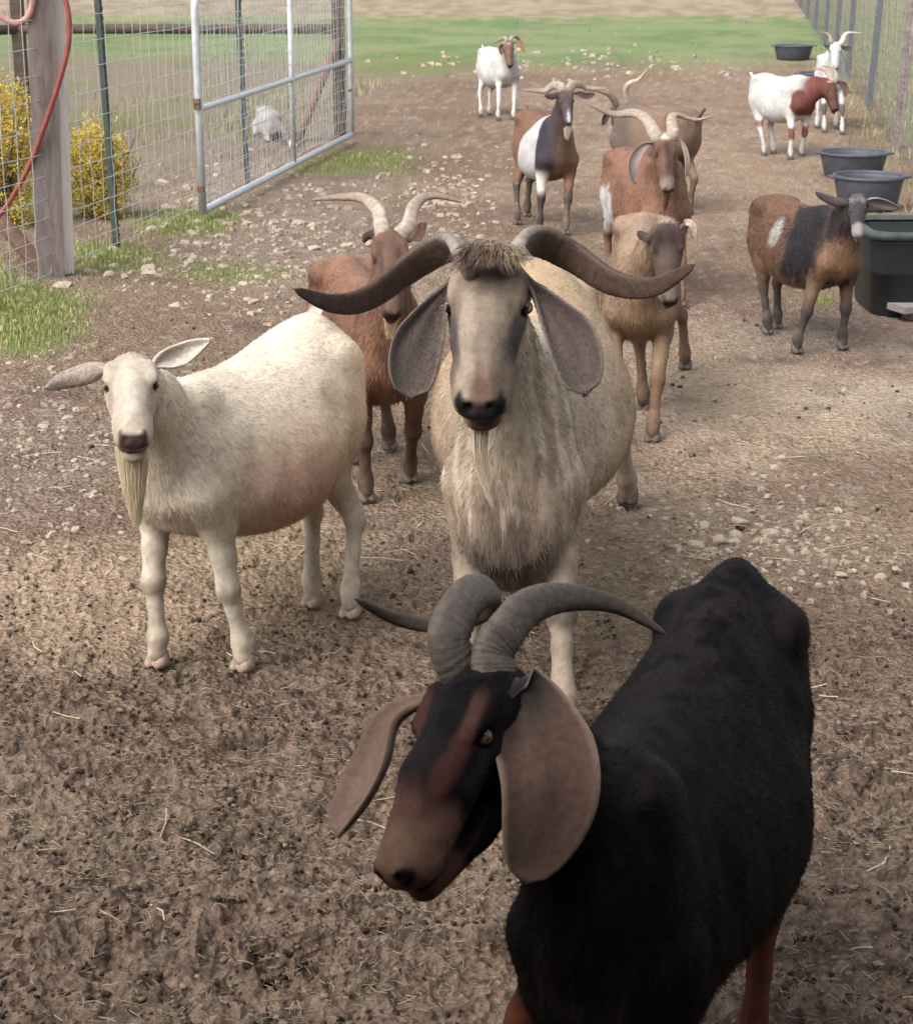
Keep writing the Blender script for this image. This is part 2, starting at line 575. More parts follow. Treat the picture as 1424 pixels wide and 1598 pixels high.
def ear_mesh(ctrl, wide, width, cup=0.35, wmax=0.55, blunt=0.55, thick=0.006, nu=26, nv=13, col=(.1, .1, .1), col_in=None, rim=None, wave=0.0, col_top=None):
    """a curved leaf: midrib through ctrl, spread along 'wide', edges cupped"""
    P = spline(ctrl, nu)
    T = np.gradient(P, axis=0); T /= np.linalg.norm(T, axis=1, keepdims=True)
    wv = np.asarray(wide, float)
    t = np.linspace(0, 1, nu)
    # outline: narrow base, widest at wmax, rounded tip
    w = np.where(t < wmax, 0.20 + 0.80 * sstep(0.05, wmax, t) ** .8, np.clip(1 - ((t - wmax) / (1 - wmax)) ** 2.4, 0, 1) ** blunt)
    v = np.linspace(-1, 1, nv)
    top = np.zeros((nu, nv, 3)); nor = np.zeros((nu, nv, 3))
    for i in range(nu):
        s = unit(wv - T[i] * np.dot(wv, T[i]))
        n = np.cross(T[i], s)
        cp = cup * (1 + (1.1 if cup > .25 else .15) * (1 - t[i]) ** 3) + .01
        ang = v * cp * 2.2
        hw = width * 0.5 * max(w[i], 0.02)
        rr = hw / (cp * 2.2)
        lat = rr * np.sin(ang)
        dep = rr * (1 - np.cos(ang))
        dep = dep + wave * hw * np.cos(v * 5.5 + 1.2 * t[i]) * math.sin(math.pi * min(1, t[i] * 1.15) ** 1.2)
        top[i] = P[i] + lat[:, None] * s + dep[:, None] * n
        nor[i] = n * np.cos(ang)[:, None] - s * np.sin(ang)[:, None]
    th = thick * np.sqrt(np.clip(1 - np.abs(v)[None, :] ** 3, 0.05, 1)) * (1.8 - 0.9 * t)[:, None]
    A = top + nor * th[..., None] * 0.5
    B = top - nor * th[..., None] * 0.5
    V = np.vstack([A.reshape(-1, 3), B.reshape(-1, 3)])
    nA = nu * nv
    i, k = np.meshgrid(np.arange(nu - 1), np.arange(nv - 1), indexing='ij')
    f = np.stack([i * nv + k, (i + 1) * nv + k, (i + 1) * nv + k + 1, i * nv + k + 1], -1).reshape(-1, 4)
    q = [f, f[:, ::-1] + nA]
    e = []
    for i in range(nu - 1):
        for k, fl in ((0, 0), (nv - 1, 1)):
            qd = (i * nv + k, i * nv + k + nA, (i + 1) * nv + k + nA, (i + 1) * nv + k)
            e.append(qd[::-1] if fl else qd)
    for k in range(nv - 1):
        for i, fl in ((0, 1), (nu - 1, 0)):
            qd = (i * nv + k, i * nv + k + nA, i * nv + k + 1 + nA, i * nv + k + 1)
            e.append(qd[::-1] if fl else qd)
    Q = np.vstack(q + [np.array(e)])
    cA = np.tile(np.array(col), (nA, 1)); cB = np.tile(np.array(col if col_in is None else col_in), (nA, 1))
    C = np.vstack([cA, cB])
    tl = np.tile(np.repeat(t, nv), 2); vl = np.tile(np.tile(v, (nu, 1)).reshape(-1), 2)
    if col_top is not None:
        m = sstep(.46, .20, tl + .12 * (vnoise(V, 40.0, 4, 2) - .5) * 2 + .10 * vl)[:, None]
        C = C * (1 - m) + np.array(col_top) * m
    C = C * (.78 + .44 * vnoise(np.stack([vl * 7, tl * 1.6, 0 * tl], -1), 1.0, 8, 3))[:, None]
    if rim is not None:
        vv = np.tile(np.abs(np.tile(v, (nu, 1))).reshape(-1), 2)
        tt = np.tile(np.repeat(t, nv), 2)
        m = np.maximum(sstep(0.82, 1.0, vv), sstep(0.94, 1.0, tt))[:, None]
        C = C * (1 - m) + np.array(rim) * m
    return V, Q, C

def strands(roots, dirs, length, npts=4, radius=0.0011, droop=0.25, curl=0.12, seed=0, tip=0.25):
    """arrays of hair strands: positions (n,npts,3) and radii"""
    rg = np.random.default_rng(seed)
    n = len(roots)
    L = np.broadcast_to(np.asarray(length, float), (n,))
    u = np.linspace(0, 1, npts)
    j = rg.normal(0, 1, (n, 3)) * curl
    P = roots[:, None, :] + dirs[:, None, :] * (L[:, None, None] * u[None, :, None])
    P = P + j[:, None, :] * (L[:, None, None] * (u ** 2)[None, :, None])
    P[..., 2] -= droop * L[:, None] * (u ** 2)[None, :]
    R = np.broadcast_to(np.asarray(radius, float), (n,))[:, None] * (1 - (1 - tip) * u)[None, :]
    return P, R

def hair_object(name, P, R, tint, parent, loc, mat=None):
    n, k, _ = P.shape
    hc = bpy.data.hair_curves.new(name)
    hc.add_curves([k] * n)
    P = (P - np.asarray(loc)).astype(np.float32)
    hc.points.foreach_set('position', P.reshape(-1))
    ra = hc.attributes.get('radius') or hc.attributes.new('radius', 'FLOAT', 'POINT')
    ra.data.foreach_set('value', R.astype(np.float32).reshape(-1))
    ca = hc.attributes.new('tint', 'FLOAT_COLOR', 'CURVE')
    c = np.ones((n, 4), np.float32); c[:, :3] = np.clip(tint, 0, 1)
    ca.data.foreach_set('color', c.reshape(-1))
    hc.materials.append(mat or M_FUR)
    o = bpy.data.objects.new(name, hc)
    COL.objects.link(o)
    o.parent = parent
    return o

LIE = 0.0
def goat(name, label, rump, chest, H, hooves, poll, nose, coat, voxel=0.012, hw=1.0, roll=0.0, belly=1.0, trunk=None,
         pear=0.22, bend=0.0, horns=(), ears=(), eyes=True, eye_col=(.35, .22, .06), fur=0, fur_len=0.022, fur_rad=0.0011,
         beard=None, tail=0.12, neck=1.0, lying=False, hoof_mat=None, legk=1.0, jaw=1.0, roman=0.0, eye_face=0.0, group=None,
         neck_from=None, etop=2.0, earfur=0, fur_lift=.15, black=False):
    """rump and chest: ends of the trunk on the ground plan (x, y); hooves: front left, front right, hind left, hind right ground points"""
    rump, chest = np.array([*rump, 0.0]), np.array([*chest, 0.0])
    xa = unit(chest - rump)
    L = np.linalg.norm(chest - rump)
    za = np.array([0, 0, 1.0])
    ya = np.cross(za, xa)                                        # the goat's left
    base = (rump + chest) / 2
    root = thing(name, label, 'goat', base, group)
    drop = 0.42 * H if lying else 0.0
    tab = [(t, tp * H - drop, bt * H - drop + (0.03 if lying else 0), w * H * belly if 0.1 < t < 0.9 else w * H * (1 + (belly - 1) * 0.5)) for t, tp, bt, w in (trunk or TRUNK)]
    TR = Loft(rump, xa, L, tab, pear, bend, 0.035 * H, etop=etop)
    def B(t, y, z):
        yb = bend * math.sin(math.pi * min(max(t, 0), 1))
        return rump + xa * (t * L) + ya * (y * H + yb) + za * (z * H - drop)
    prims = [TR]
    # haunches and shoulders
    for i, sy in enumerate((1, -1)):
        prims.append(Cone(B(.13, sy * .085, .86), B(.17, sy * .115, .60), (.075 * H, .115 * H), (.062 * H, .095 * H), ya, .06 * H, 'torso'))
        prims.append(Cone(B(.88, sy * .075, .90), B(.92, sy * .105, .62), (.05 * H, .085 * H), (.062 * H, .085 * H), ya, .05 * H, 'torso'))
        prims.append(Ell(B(.185, sy * .135, .905), np.stack([xa, ya, za]), (.075 * H, .040 * H, .050 * H), .05 * H, 'torso'))      # hip bone
        prims.append(Ell(B(.335, sy * (.275 * belly), .80), np.stack([xa, ya, za]), (.085 * H, .075 * H, .085 * H), .07 * H, 'torso', True))   # hollow of the flank
        prims.append(Ell(B(.775, sy * (.262 * belly ** .5), .74), np.stack([xa, ya, za]), (.035 * H, .06 * H, .16 * H), .06 * H, 'torso', True))   # behind the shoulder
    legs = []
    hoofs = []
    for i, hp in enumerate(hooves or ()):
        if hp is None:
            continue
        hp = np.array(hp, float)
        sy = 1 if i % 2 == 0 else -1
        front = i < 2
        g = 'leg%d' % i
        if front:
            sh, el = B(.91, sy * .12, .62), B(.86, sy * .125, .49)
            kn = el * 0.48 + np.array([hp[0], hp[1], 0]) * 0.52; kn[2] = .285 * H; kn = kn + xa * .012 * H
            ft = el * 0.06 + np.array([hp[0], hp[1], 0]) * 0.94; ft[2] = .10 * H; ft = ft - xa * .012 * H
            ch = [(sh, .082, .072), (el, .066, .052), (el * .5 + kn * .5 + za * .01 * H, .047, .040), (kn, .042, .039), (kn * .6 + ft * .4, .0265, .0245), (ft, .036, .035)]
        else:
            sh, st = B(.16, sy * .115, .68), B(.24, sy * .12, .50)
            hk = st * 0.22 + np.array([hp[0], hp[1], 0]) * 0.78; hk[2] = .335 * H; hk = hk - xa * .075 * H
            ft = hk * 0.12 + np.array([hp[0], hp[1], 0]) * 0.88; ft[2] = .10 * H
            ch = [(sh, .115, .080), (st, .092, .062), (st * .5 + hk * .5, .060, .044), (hk, .046, .033), (hk * .55 + ft * .45, .0275, .025), (ft, .037, .035)]
        pa = np.array([hp[0], hp[1], .045 * H]) - xa * .005 * H
        ch.append((pa, .034, .034))
        for (p, a0, b0), (q, a1, b1) in zip(ch[:-1], ch[1:]):
            prims.append(Cone(p, q, (b0 * H * legk, a0 * H * legk), (b1 * H * legk, a1 * H * legk), ya, .022 * H, g))
        legs.append((g, sh, hp))
        hoofs.append(np.array([hp[0], hp[1], 0.0]))
    if lying:
        for sy in (1, -1):
            prims.append(Cone(B(.15, sy * .17, .62), B(.42, sy * .24, .50), (.09 * H, .10 * H), (.06 * H, .06 * H), ya, .04 * H, 'leg2'))
            prims.append(Cone(B(.80, sy * .13, .58), B(1.02, sy * .12, .46), (.06 * H, .07 * H), (.045 * H, .05 * H), ya, .03 * H, 'leg0'))
            prims.append(Cone(B(1.02, sy * .12, .46), B(.80, sy * .17, .45), (.035 * H, .04 * H), (.03 * H, .03 * H), ya, .02 * H, 'leg0'))
    # tail
    if tail:
        prims.append(Cone(B(.02, 0, .86), B(-.10, 0, .86 + tail), (.035 * H, .028 * H), (.028 * H, .02 * H), ya, .03 * H, 'tail'))
    # head frame
    poll, nose = np.asarray(poll, float), np.asarray(nose, float)
    hx = unit(nose - poll)
    HL = np.linalg.norm(nose - poll)
    hz = unit(za - hx * np.dot(za, hx))
    hy = np.cross(hz, hx)
    cr, sr = math.cos(roll), math.sin(roll)
    hy, hz = cr * hy + sr * hz, cr * hz - sr * hy
    HA = np.stack([hx, hy, hz])
    def Hd(x, y, z):
        return poll + HL * (x * hx + y * hy + z * hz)
    w = hw
    k = .05 * HL
    hp_ = []
    def hc(p0, p1, r0, r1, kk=k, sub=False):
        hp_.append(Cone(Hd(*p0), Hd(*p1), (r0[0] * w * HL, r0[1] * HL), (r1[0] * w * HL, r1[1] * HL), hy, kk, 'head', sub))
    def he(p, r, kk=k, sub=False):
        hp_.append(Ell(Hd(*p), HA, (r[0] * HL, r[1] * w * HL, r[2] * HL), kk, 'head', sub))
    he((.13, 0, -.19), (.20, .165, .19))                                            # skull
    hc((.20, 0, -.17), (.56, 0, -.175 + roman * .3), (.168, .165), (.128, .160 + roman * .1))          # forehead to bridge
    hc((.56, 0, -.175 + roman * .3), (.90, 0, -.195), (.128, .160 + roman * .1), (.100, .115))         # bridge to nose
    hc((.78, 0, -.205), (.93, 0, -.215), (.128, .115), (.112, .098))                # muzzle
    hc((.24, 0, -.38 * jaw), (.60, 0, -.37 * (1 + (jaw - 1) * .45)), (.130, .115), (.100, .095))            # jaw
    hc((.60, 0, -.375 * (1 + (jaw - 1) * .45)), (.935, 0, -.362), (.100, .095), (.078, .066))                # chin
    for sy in (1, -1):
        he((.26, sy * .105, -.31 * jaw), (.15, .078, .15))                          # cheeks
        hc((.17, sy * .140, -.055), (.33, sy * .168, -.085), (.055, .055), (.050, .052), k * .7)   # brow ridge
        hc((.33, sy * .155, -.20), (.62, sy * .095, -.235), (.048, .045), (.045, .055), k)         # cheek bone
        hc((.70, sy * .085, -.25), (.90, sy * .075, -.265), (.05, .06), (.05, .055), k)            # upper lip
        hc((.285, sy * .178, -.098), (.375, sy * .162, -.112), (.026, .020), (.022, .018), k * .3)   # upper lid
        he((.985, sy * .055, -.160), (.050, .048, .046), k * .5)                    # nostril wings
    for sy in (1, -1):
        he((.337, sy * .208, -.124), (.058, .050, .040), k * .3, True)             # eye sockets
        he((1.035, sy * .058, -.160), (.036, .020, .028), .012 * HL, True)          # nostrils
    # mouth line
    for sy in (1, -1):
        hp_.append(Cone(Hd(1.03, 0, -.302), Hd(.72, sy * .118 * w, -.300), (.050 * HL, .012 * HL), (.020 * HL, .008 * HL), hy, .012 * HL, 'head', True))
    hp_.append(Cone(Hd(1.05, 0, -.20), Hd(1.04, 0, -.32), (.008 * HL, .03 * HL), (.006 * HL, .02 * HL), hy, .010 * HL, 'head', True))
    # neck
    nb = B(.90, 0, .80) if neck_from is None else np.asarray(neck_from, float)
    n0, n1 = B(.86, 0, .72), B(.93, 0, .66)
    nk1 = Hd(.08, 0, -.24)
    mid = nb * .5 + nk1 * .5 + za * .015 * H
    prims.append(Cone(nb - za * .03 * H, mid, (.095 * H * neck, .150 * H * neck), (.070 * H * neck, .104 * H * neck), ya, .05 * H, 'neck'))
    prims.append(Cone(mid, nk1, (.070 * H * neck, .104 * H * neck), (.068 * H * neck, .082 * H * neck), ya * .5 + hy * .5 + 1e-3, .04 * H, 'neck'))
    prims.append(Cone(n1, mid - za * .02 * H, (.10 * H * neck, .12 * H), (.07 * H * neck, .09 * H * neck), ya, .05 * H, 'neck'))
    tors = [p for p in prims if p.group in ('torso', 'tail')]
    body = [p for p in tors if not p.sub] + [p for p in tors if p.sub] + [p for p in prims if p.group not in ('torso', 'tail')] + [p for p in hp_ if not p.sub] + [p for p in hp_ if p.sub]
    Fv, lo = field(body, voxel)
    V, Q = surface_nets(Fv, lo, voxel)
    del Fv
    V = relax(V, Q, 2, 0.5)
    if legs:
        V[:, 2] = np.maximum(V[:, 2], 0.004)
    # coordinates for the coat
    def gd(names):
        d = np.full(len(V), 9.0)
        for p in body:
            if not p.sub and p.group in names:
                d = np.minimum(d, p.dist(V))
        return d
    bx, by, bz = TR.local(V)
    hq = (V - poll) @ HA.T / HL
    dh, dn, dt = gd(('head',)), gd(('neck',)), gd(('torso', 'tail'))
    dl = [gd(('leg%d' % i,)) for i in range(4)]
    I = dict(t=bx / L, y=by / H, z=(bz + drop) / H, hx=hq[:, 0], hy=hq[:, 1] / w, hz=hq[:, 2],
             head=sstep(-.02, .03, np.minimum(dn, dt) - dh), neck=sstep(-.03, .03, dt - dn),
             leg=[sstep(-.02, .02, np.minimum(dt, dn) - d) * sstep(.55, .47, (bz + drop) / H) for d in dl],
             P=V - base, H=H, n=vnoise(V - base, 9.0, 3, 3), n2=vnoise(V - base, 30.0, 5, 2), st=vnoise((V - base) * np.array([1, 1, .16]), 55.0, 7, 2))
    I['legs'] = np.max(I['leg'], 0)
    C = coat(I) * (.80 + .40 * vnoise((V - base) @ np.stack([xa * .25, ya, za * .6]).T, 42.0, 13, 2))[:, None]
    dirt = I['legs'] * sstep(.30, .06, I['z']) * sstep(.38, .62, I['n2']) * .55 + sstep(.60, .72, I['n']) * sstep(.9, .5, I['z']) * .22
    if black:
        dirt = dirt * .12
    C = mix(C, mix(C, (.23, .165, .115), .75), dirt)
    C = np.clip(C, 0.002, 1)
    me = mesh_arrays('body', V - base, Q)
    set_color(me, C * (1 - .20 * np.maximum(I['head'], I['legs']))[:, None] if fur else C)          # fur self-shadow painted in: skin colour darkened on head and legs
    bo = link('body', me, M_SKINB if black else M_SKIN, root)
    # hooves
    if hoofs:
        hv, hqd = hoof_mesh(.045 * H * legk)
        a = math.atan2(xa[1], xa[0])
        hme = mesh_arrays('hoof', hv, hqd)
        hme.materials.append(hoof_mat or M_HOOF)
        for hpnt in hoofs:
            o = link('hoof', hme, None, root, hpnt - base)
            o.rotation_euler = (0, 0, a + random.uniform(-.15, .15))
    # eyes
    if eyes:
        er = .039 * HL
        u_, v_ = np.meshgrid(np.linspace(0, 2 * np.pi, 28, endpoint=False), np.linspace(0, np.pi, 15), indexing='ij')
        S = np.stack([np.cos(v_), np.sin(v_) * np.cos(u_), np.sin(v_) * np.sin(u_)], -1)      # x: outward, y: forward, z: up
        a_ = np.arctan2(np.hypot(S[..., 1], S[..., 2]), S[..., 0])
        iris = a_ < 0.62
        pup = (np.abs(S[..., 1]) < 0.42) & (np.abs(S[..., 2]) < 0.15) & (S[..., 0] > 0)
        cc = np.where(iris[..., None], np.array(eye_col), np.array([.03, .018, .012]))
        cc = np.where(pup[..., None], np.array([.002, .002, .003]), cc).reshape(-1, 3)
        ii, kk = np.meshgrid(np.arange(28), np.arange(14), indexing='ij')
        i2 = (ii + 1) % 28
        q_ = np.stack([ii * 15 + kk, ii * 15 + kk + 1, i2 * 15 + kk + 1, i2 * 15 + kk], -1).reshape(-1, 4)
        for sy in (1, -1):
            out = unit(hy * sy * 1.0 + hx * (.45 + eye_face) + hz * .18)
            fw = unit(hx - out * np.dot(hx, out))
            if sy < 0:
                fw = -fw
            upv = np.cross(out, fw)
            pos = Hd(.332, sy * .156 * w, -.122)
            ev = pos + er * (S.reshape(-1, 3) @ np.stack([out, fw, upv]))
            em = mesh_arrays('eye', ev - base, q_[:, ::-1] if sy > 0 else q_[:, ::-1])
            set_color(em, cc)
            link('eye', em, M_EYE, root)
    for j, hn in enumerate(horns):
        kw = dict(hn); c = kw.pop('pts')
        sy = 1 if np.dot(np.asarray(c[0]) - poll, hy) > 0 else -1
        c = [Hd(.09, sy * .06 * w, -.16)] + list(c)
        v, q, tr, cl = horn_mesh(c, seed=j + int(HL * 1000), **kw)
        hm = mesh_arrays('horn', v - base, [q, tr])
        set_color(hm, cl)
        link('horn', hm, M_HORN, root)
    for e in ears:
        kw = dict(e); c = kw.pop('pts')
        sy = 1 if np.dot(np.asarray(c[-1]) - poll, hy) > 0 else -1
        c = [Hd(.10, sy * .135 * w, -.13)] + list(c); wd = kw.pop('wide'); wdt = kw.pop('width')
        v, q, cl = ear_mesh(c, wd, wdt, **kw)
        em = mesh_arrays('ear', v - base, q)
        set_color(em, cl)
        eo = link('ear', em, M_EAR, root)
        if earfur:
            pick = rng.integers(0, len(v), earfur)
            nu_, nv_ = 26, 13
            side_ = pick // (nu_ * nv_); iv = (pick % (nu_ * nv_)) // nv_; jv = pick % nv_
            ok = iv > 2; pick, side_, iv, jv = pick[ok], side_[ok], iv[ok], jv[ok]
            nxt = side_ * nu_ * nv_ + np.minimum(iv + 1, nu_ - 1) * nv_ + jv
            nx2 = side_ * nu_ * nv_ + iv * nv_ + np.minimum(jv + 1, nv_ - 1)
            al = v[nxt] - v[pick]; la = v[nx2] - v[pick]
            rts = v[pick] + al * rng.random((len(pick), 1)) + la * rng.random((len(pick), 1))
            opp = v[(1 - side_) * nu_ * nv_ + iv * nv_ + jv]
            dd_ = al / (np.linalg.norm(al, axis=1, keepdims=True) + 1e-9) + .30 * (v[pick] - opp) / (np.linalg.norm(v[pick] - opp, axis=1, keepdims=True) + 1e-9) + rng.normal(0, .12, (len(pick), 3))
            dd_ /= np.linalg.norm(dd_, axis=1, keepdims=True) + 1e-9
            stn = .70 + .7 * vnoise(np.c_[jv * .35 + 7 * (sy > 0), iv * .06, side_], 1.0, 9, 2)
            SP, SR = strands(rts, dd_, .0055 * rng.uniform(.6, 1.3, len(pick)), 3, .0006, .1, .12, 6)
            hair_object('fur', SP, SR, cl[pick] * (stn * rng.uniform(.75, 1.2, len(pick)))[:, None], eo, base)
    # fur
    P0 = V[Q]
    if fur:
        e1, e2 = P0[:, 2] - P0[:, 0], P0[:, 3] - P0[:, 1]
        cr_ = np.cross(e1, e2)
        ar = np.linalg.norm(cr_, axis=1) / 2
        fn = cr_ / np.maximum(ar * 2, 1e-12)[:, None]
        # smooth vertex normals
        vn = np.zeros_like(V)
        for c in range(4):
            for k3 in range(3):
                vn[:, k3] += np.bincount(Q[:, c], cr_[:, k3], len(V))
        vn /= np.maximum(np.linalg.norm(vn, axis=1, keepdims=True), 1e-12)
        face = sstep(-.08, .22, I['hx']) * I['head']
        fl = fur_len * (1 - .58 * face) * (1 - .62 * I['legs']) * (1 + .5 * I['neck'] * (1 - I['head'])) * (1 + .35 * sstep(.62, .45, I['z']) * (1 - I['legs']))
        eyed = np.minimum(np.linalg.norm(V - Hd(.33, .2 * w, -.12), axis=1), np.linalg.norm(V - Hd(.33, -.2 * w, -.12), axis=1)) / HL
        fl = fl * (0.15 + .85 * sstep(.05, .11, eyed)) * (1 - .97 * sstep(.90, .96, I['hx']) * I['head'])
        dens = (1 + 3.0 * face + 1.2 * I['legs']) * sstep(.0015, .003, fl)
        prob = ar * dens[Q].mean(1)
        fi = rng.choice(len(Q), fur, p=prob / prob.sum())
        a, b_ = rng.random(fur), rng.random(fur)
        wts = np.stack([(1 - a) * (1 - b_), a * (1 - b_), a * b_, (1 - a) * b_], 1)
        q = Q[fi]
        roots = (V[q] * wts[..., None]).sum(1)
        nn = (vn[q] * wts[..., None]).sum(1)
        nn /= np.linalg.norm(nn, axis=1, keepdims=True) + 1e-9
        lg = (I['legs'][q] * wts).sum(1); hd = (I['head'][q] * wts).sum(1); nk = (I['neck'][q] * wts).sum(1)
        zz = (I['z'][q] * wts).sum(1)
        fldir = -xa[None] * (1 - .8 * lg)[:, None] - za[None] * (.45 + .6 * lg + .9 * sstep(.95, .6, zz))[:, None]
        fldir = fldir * (1 - hd)[:, None] - hx[None] * hd[:, None]
        fldir = fldir + (nk * (1 - hd))[:, None] * (-za[None] * .9)
        wob = np.stack([vnoise(roots, 14.0, s_, 2) for s_ in (21, 22, 23)], 1) - .5
        fldir = fldir + wob * .8
        fldir -= nn * (fldir * nn).sum(1, keepdims=True)
        fldir /= np.linalg.norm(fldir, axis=1, keepdims=True) + 1e-9
        lift = fur_lift + .12 * rng.random(fur)
        dirs = fldir + nn * lift[:, None]
        dirs /= np.linalg.norm(dirs, axis=1, keepdims=True)
        ln = (fl[q] * wts).sum(1) * rng.uniform(.6, 1.25, fur)
        tint = (C[q] * wts[..., None]).sum(1)
        clump = vnoise(roots, 45.0, 31, 2)
        tint = tint * 1.18 * (0.72 + 0.38 * rng.random(fur) + .6 * (clump - .5))[:, None]
        SP, SR = strands(roots - nn * .001, dirs, ln, 4, fur_rad * rng.uniform(.7, 1.2, fur), .12, .14, 5)
        fo = hair_object('fur', SP, SR, tint, bo, base, M_FURB if black else None)
    if beard:
        for bd in ([beard] if isinstance(beard, dict) else beard):
            n = bd.get('n', 1500)
            a0 = np.asarray(bd['root'], float); a1 = np.asarray(bd['tip'], float)
            rw = bd['w']
            rr = rng.normal(0, 1, (n, 3)); rr /= np.linalg.norm(rr, axis=1, keepdims=True); rr *= rng.random((n, 1)) ** .5
            u = np.linspace(0, 1, 7)
            core = a0 + (a1 - a0) * u[:, None]
            core = core + np.sin(u * np.pi)[:, None] * np.asarray(bd.get('bow', (0, 0, 0)))
            sp = bd.get('spread', .35)
            lens = rng.uniform(.55, 1.0, n)
            off = rr * rw * np.array([1, .55, .6])
            PP = np.zeros((n, 7, 3))
            for i_ in range(7):
                s_ = u[i_] * lens
                cpos = np.stack([np.interp(s_, u, core[:, k3]) for k3 in range(3)], 1)
                wd = (1 - (1 - sp) * s_ ** bd.get('pw', 1.0))
                PP[:, i_] = cpos + off * wd[:, None] + rng.normal(0, .02 * rw, (n, 3)) * i_ * .4
            RR = bd.get('rad', .0012) * (1 - .6 * u)[None] * np.ones((n, 1))
            tc = np.array(bd['col'])[None] * rng.uniform(.75, 1.2, (n, 1))
            hair_object('beard' if not bd.get('name') else bd['name'], PP, RR, tc, root, base)
    return root
#--GOATS--
# ------------------------------------------------------------------ the ground
def ground_zone(x, Y, py):
    """colour and roughness of the soil at (x, Y)"""
    p2 = np.stack([x, Y], -1)
    px = PCX + FPX * x / (Y * math.cos(PITCH) + CAM_H * math.sin(PITCH))
    n1, n2, n3 = vnoise(p2, .8, 1, 3), vnoise(p2, 3.0, 2, 3), vnoise(p2, 14.0, 4, 3)
    wrp = (n2 - .5)
    C = mix((.215, .150, .102), (.275, .205, .145), sstep(.35, .65, n1))
    C = mix(C, (.20, .135, .105), sstep(.45, .7, n2) * .6)
    # trodden dung and soil close to the barn
    near = sstep(5.4, 4.0, Y + wrp * 1.2)
    C = mix(C, (.215, .150, .112), near * .9)
    C = mix(C, (.125, .09, .068), near * sstep(.48, .68, n3) * .8)
    C = mix(C, (.235, .18, .13), near * sstep(.55, .75, n2) * .7)
    C = mix(C, (.060, .043, .033), near * sstep(.54, .64, vnoise(p2, 42.0, 61, 2)) * .6)
    C = mix(C, (.23, .175, .125), near * sstep(.58, .70, vnoise(p2, 30.0, 63, 2)) * .6)
    # straw coloured, sandy patches
    def patch(cx, cy, rx, ry, col, amt, C):
        d = ((px - cx) / rx) ** 2 + ((py - cy) / ry) ** 2
        return mix(C, col, amt * sstep(1.35, .35, np.sqrt(d) + wrp * 1.1))
    C = patch(100, 930, 320, 90, (.44, .325, .225), .7, C)
    C = patch(430, 880, 160, 110, (.33, .245, .155), .6, C)
    C = patch(1180, 640, 300, 120, (.43, .33, .235), .75, C)
    C = patch(1420, 640, 180, 60, (.48, .385, .285), .7, C)
    C = patch(1010, 900, 160, 90, (.34, .25, .155), .6, C)
    C = patch(1250, 850, 300, 110, (.33, .255, .185), .5, C)
    C = patch(1120, 280, 260, 110, (.33, .235, .165), .65, C)
    C = patch(1130, 130, 260, 60, (.28, .19, .135), .5, C)
    C = patch(1300, 520, 160, 40, (.19, .145, .125), .6, C)
    C = patch(1410, 650, 60, 40, (.17, .14, .12), .4, C)
    C = patch(420, 350, 220, 120, (.29, .225, .175), .6, C)
    C = patch(60, 720, 160, 120, (.215, .165, .135), .5, C)
    # light flecks of lime grit
    C = mix(C, (.42, .36, .30), sstep(.62, .76, vnoise(p2, 22.0, 8, 2)) * sstep(4.6, 6.5, Y) * .45)
    C = mix(C, C * .62, sstep(.58, .75, vnoise(p2, 9.0, 12, 3)) * sstep(3.0, 5.0, Y) * .6)
    # grass
    gcol = mix((.150, .215, .090), (.215, .265, .125), sstep(.35, .65, n1))
    gcol = mix(gcol, (.27, .25, .14), sstep(.5, .75, n2) * .6)
    g = sstep(27.0, 31.0, Y + wrp * 5 - sstep(1.0, 5.0, x) * 0 + sstep(5, 2, np.abs(x - 1)) * 1.5)
    yard = sstep(47, 41, Y + wrp * 6)
    C = mix(C, gcol, g)
    C = mix(C, mix((.27, .215, .15), (.36, .30, .21), sstep(.35, .65, n2)), g * (1 - yard))
    # soil and weeds beyond the left fence
    fx = -3.0 + (Y - 10.0) * .18
    out = sstep(.3, -.5, x - fx + wrp * .6) * sstep(9, 10, Y) * (1 - g)
    C = mix(C, mix((.20, .175, .12), (.27, .225, .165), n2), out * .85)
    C = mix(C, (.15, .18, .07), out * sstep(.5, .7, n1) * .5)
    def gp(cx, cy, rx, ry, amt, C):
        d = np.sqrt(((px - cx) / rx) ** 2 + ((py - cy) / ry) ** 2)
        return mix(C, (.16, .20, .06), amt * sstep(1.25, .5, d + wrp * .8))
    for a in ((40, 490, 95, 60, .9), (300, 345, 90, 26, .8), (350, 425, 95, 20, .55), (570, 252, 95, 24, .75), (180, 400, 80, 26, .7), (1280, 470, 22, 10, .5), (640, 100, 120, 18, .6)):
        C = gp(*a, C)
    r = sstep(.4, 1.0, (px - (1240 + (py - 10) * .69)) / 40.0 + wrp) * sstep(8.5, 10, Y)
    C = mix(C, mix((.215, .225, .125), (.29, .275, .185), n2), r * .9)
    return C, near

rowpy = np.r_[np.arange(1740, 560, -3.6), np.arange(560, 20, -3.2), np.arange(20, -85, -3.5)]
rowY = np.array([gy(p) for p in rowpy])
rowY = np.r_[-8.0, 0.2, 1.2, rowY, 230, 420, 700]
colu = np.r_[-6, -2.5, -1.2, -.7, -.5, np.linspace(-.36, .36, 560), .5, .7, 1.2, 2.5, 6]
GX = np.maximum(rowY, 2.0)[:, None] * colu[None, :]
GY = np.repeat(rowY[:, None], len(colu), 1)
GPY = PCY - FPX * np.tan(PITCH - np.arctan2(CAM_H, np.maximum(GY, .3)))
pp = np.stack([GX.ravel(), GY.ravel()], -1)

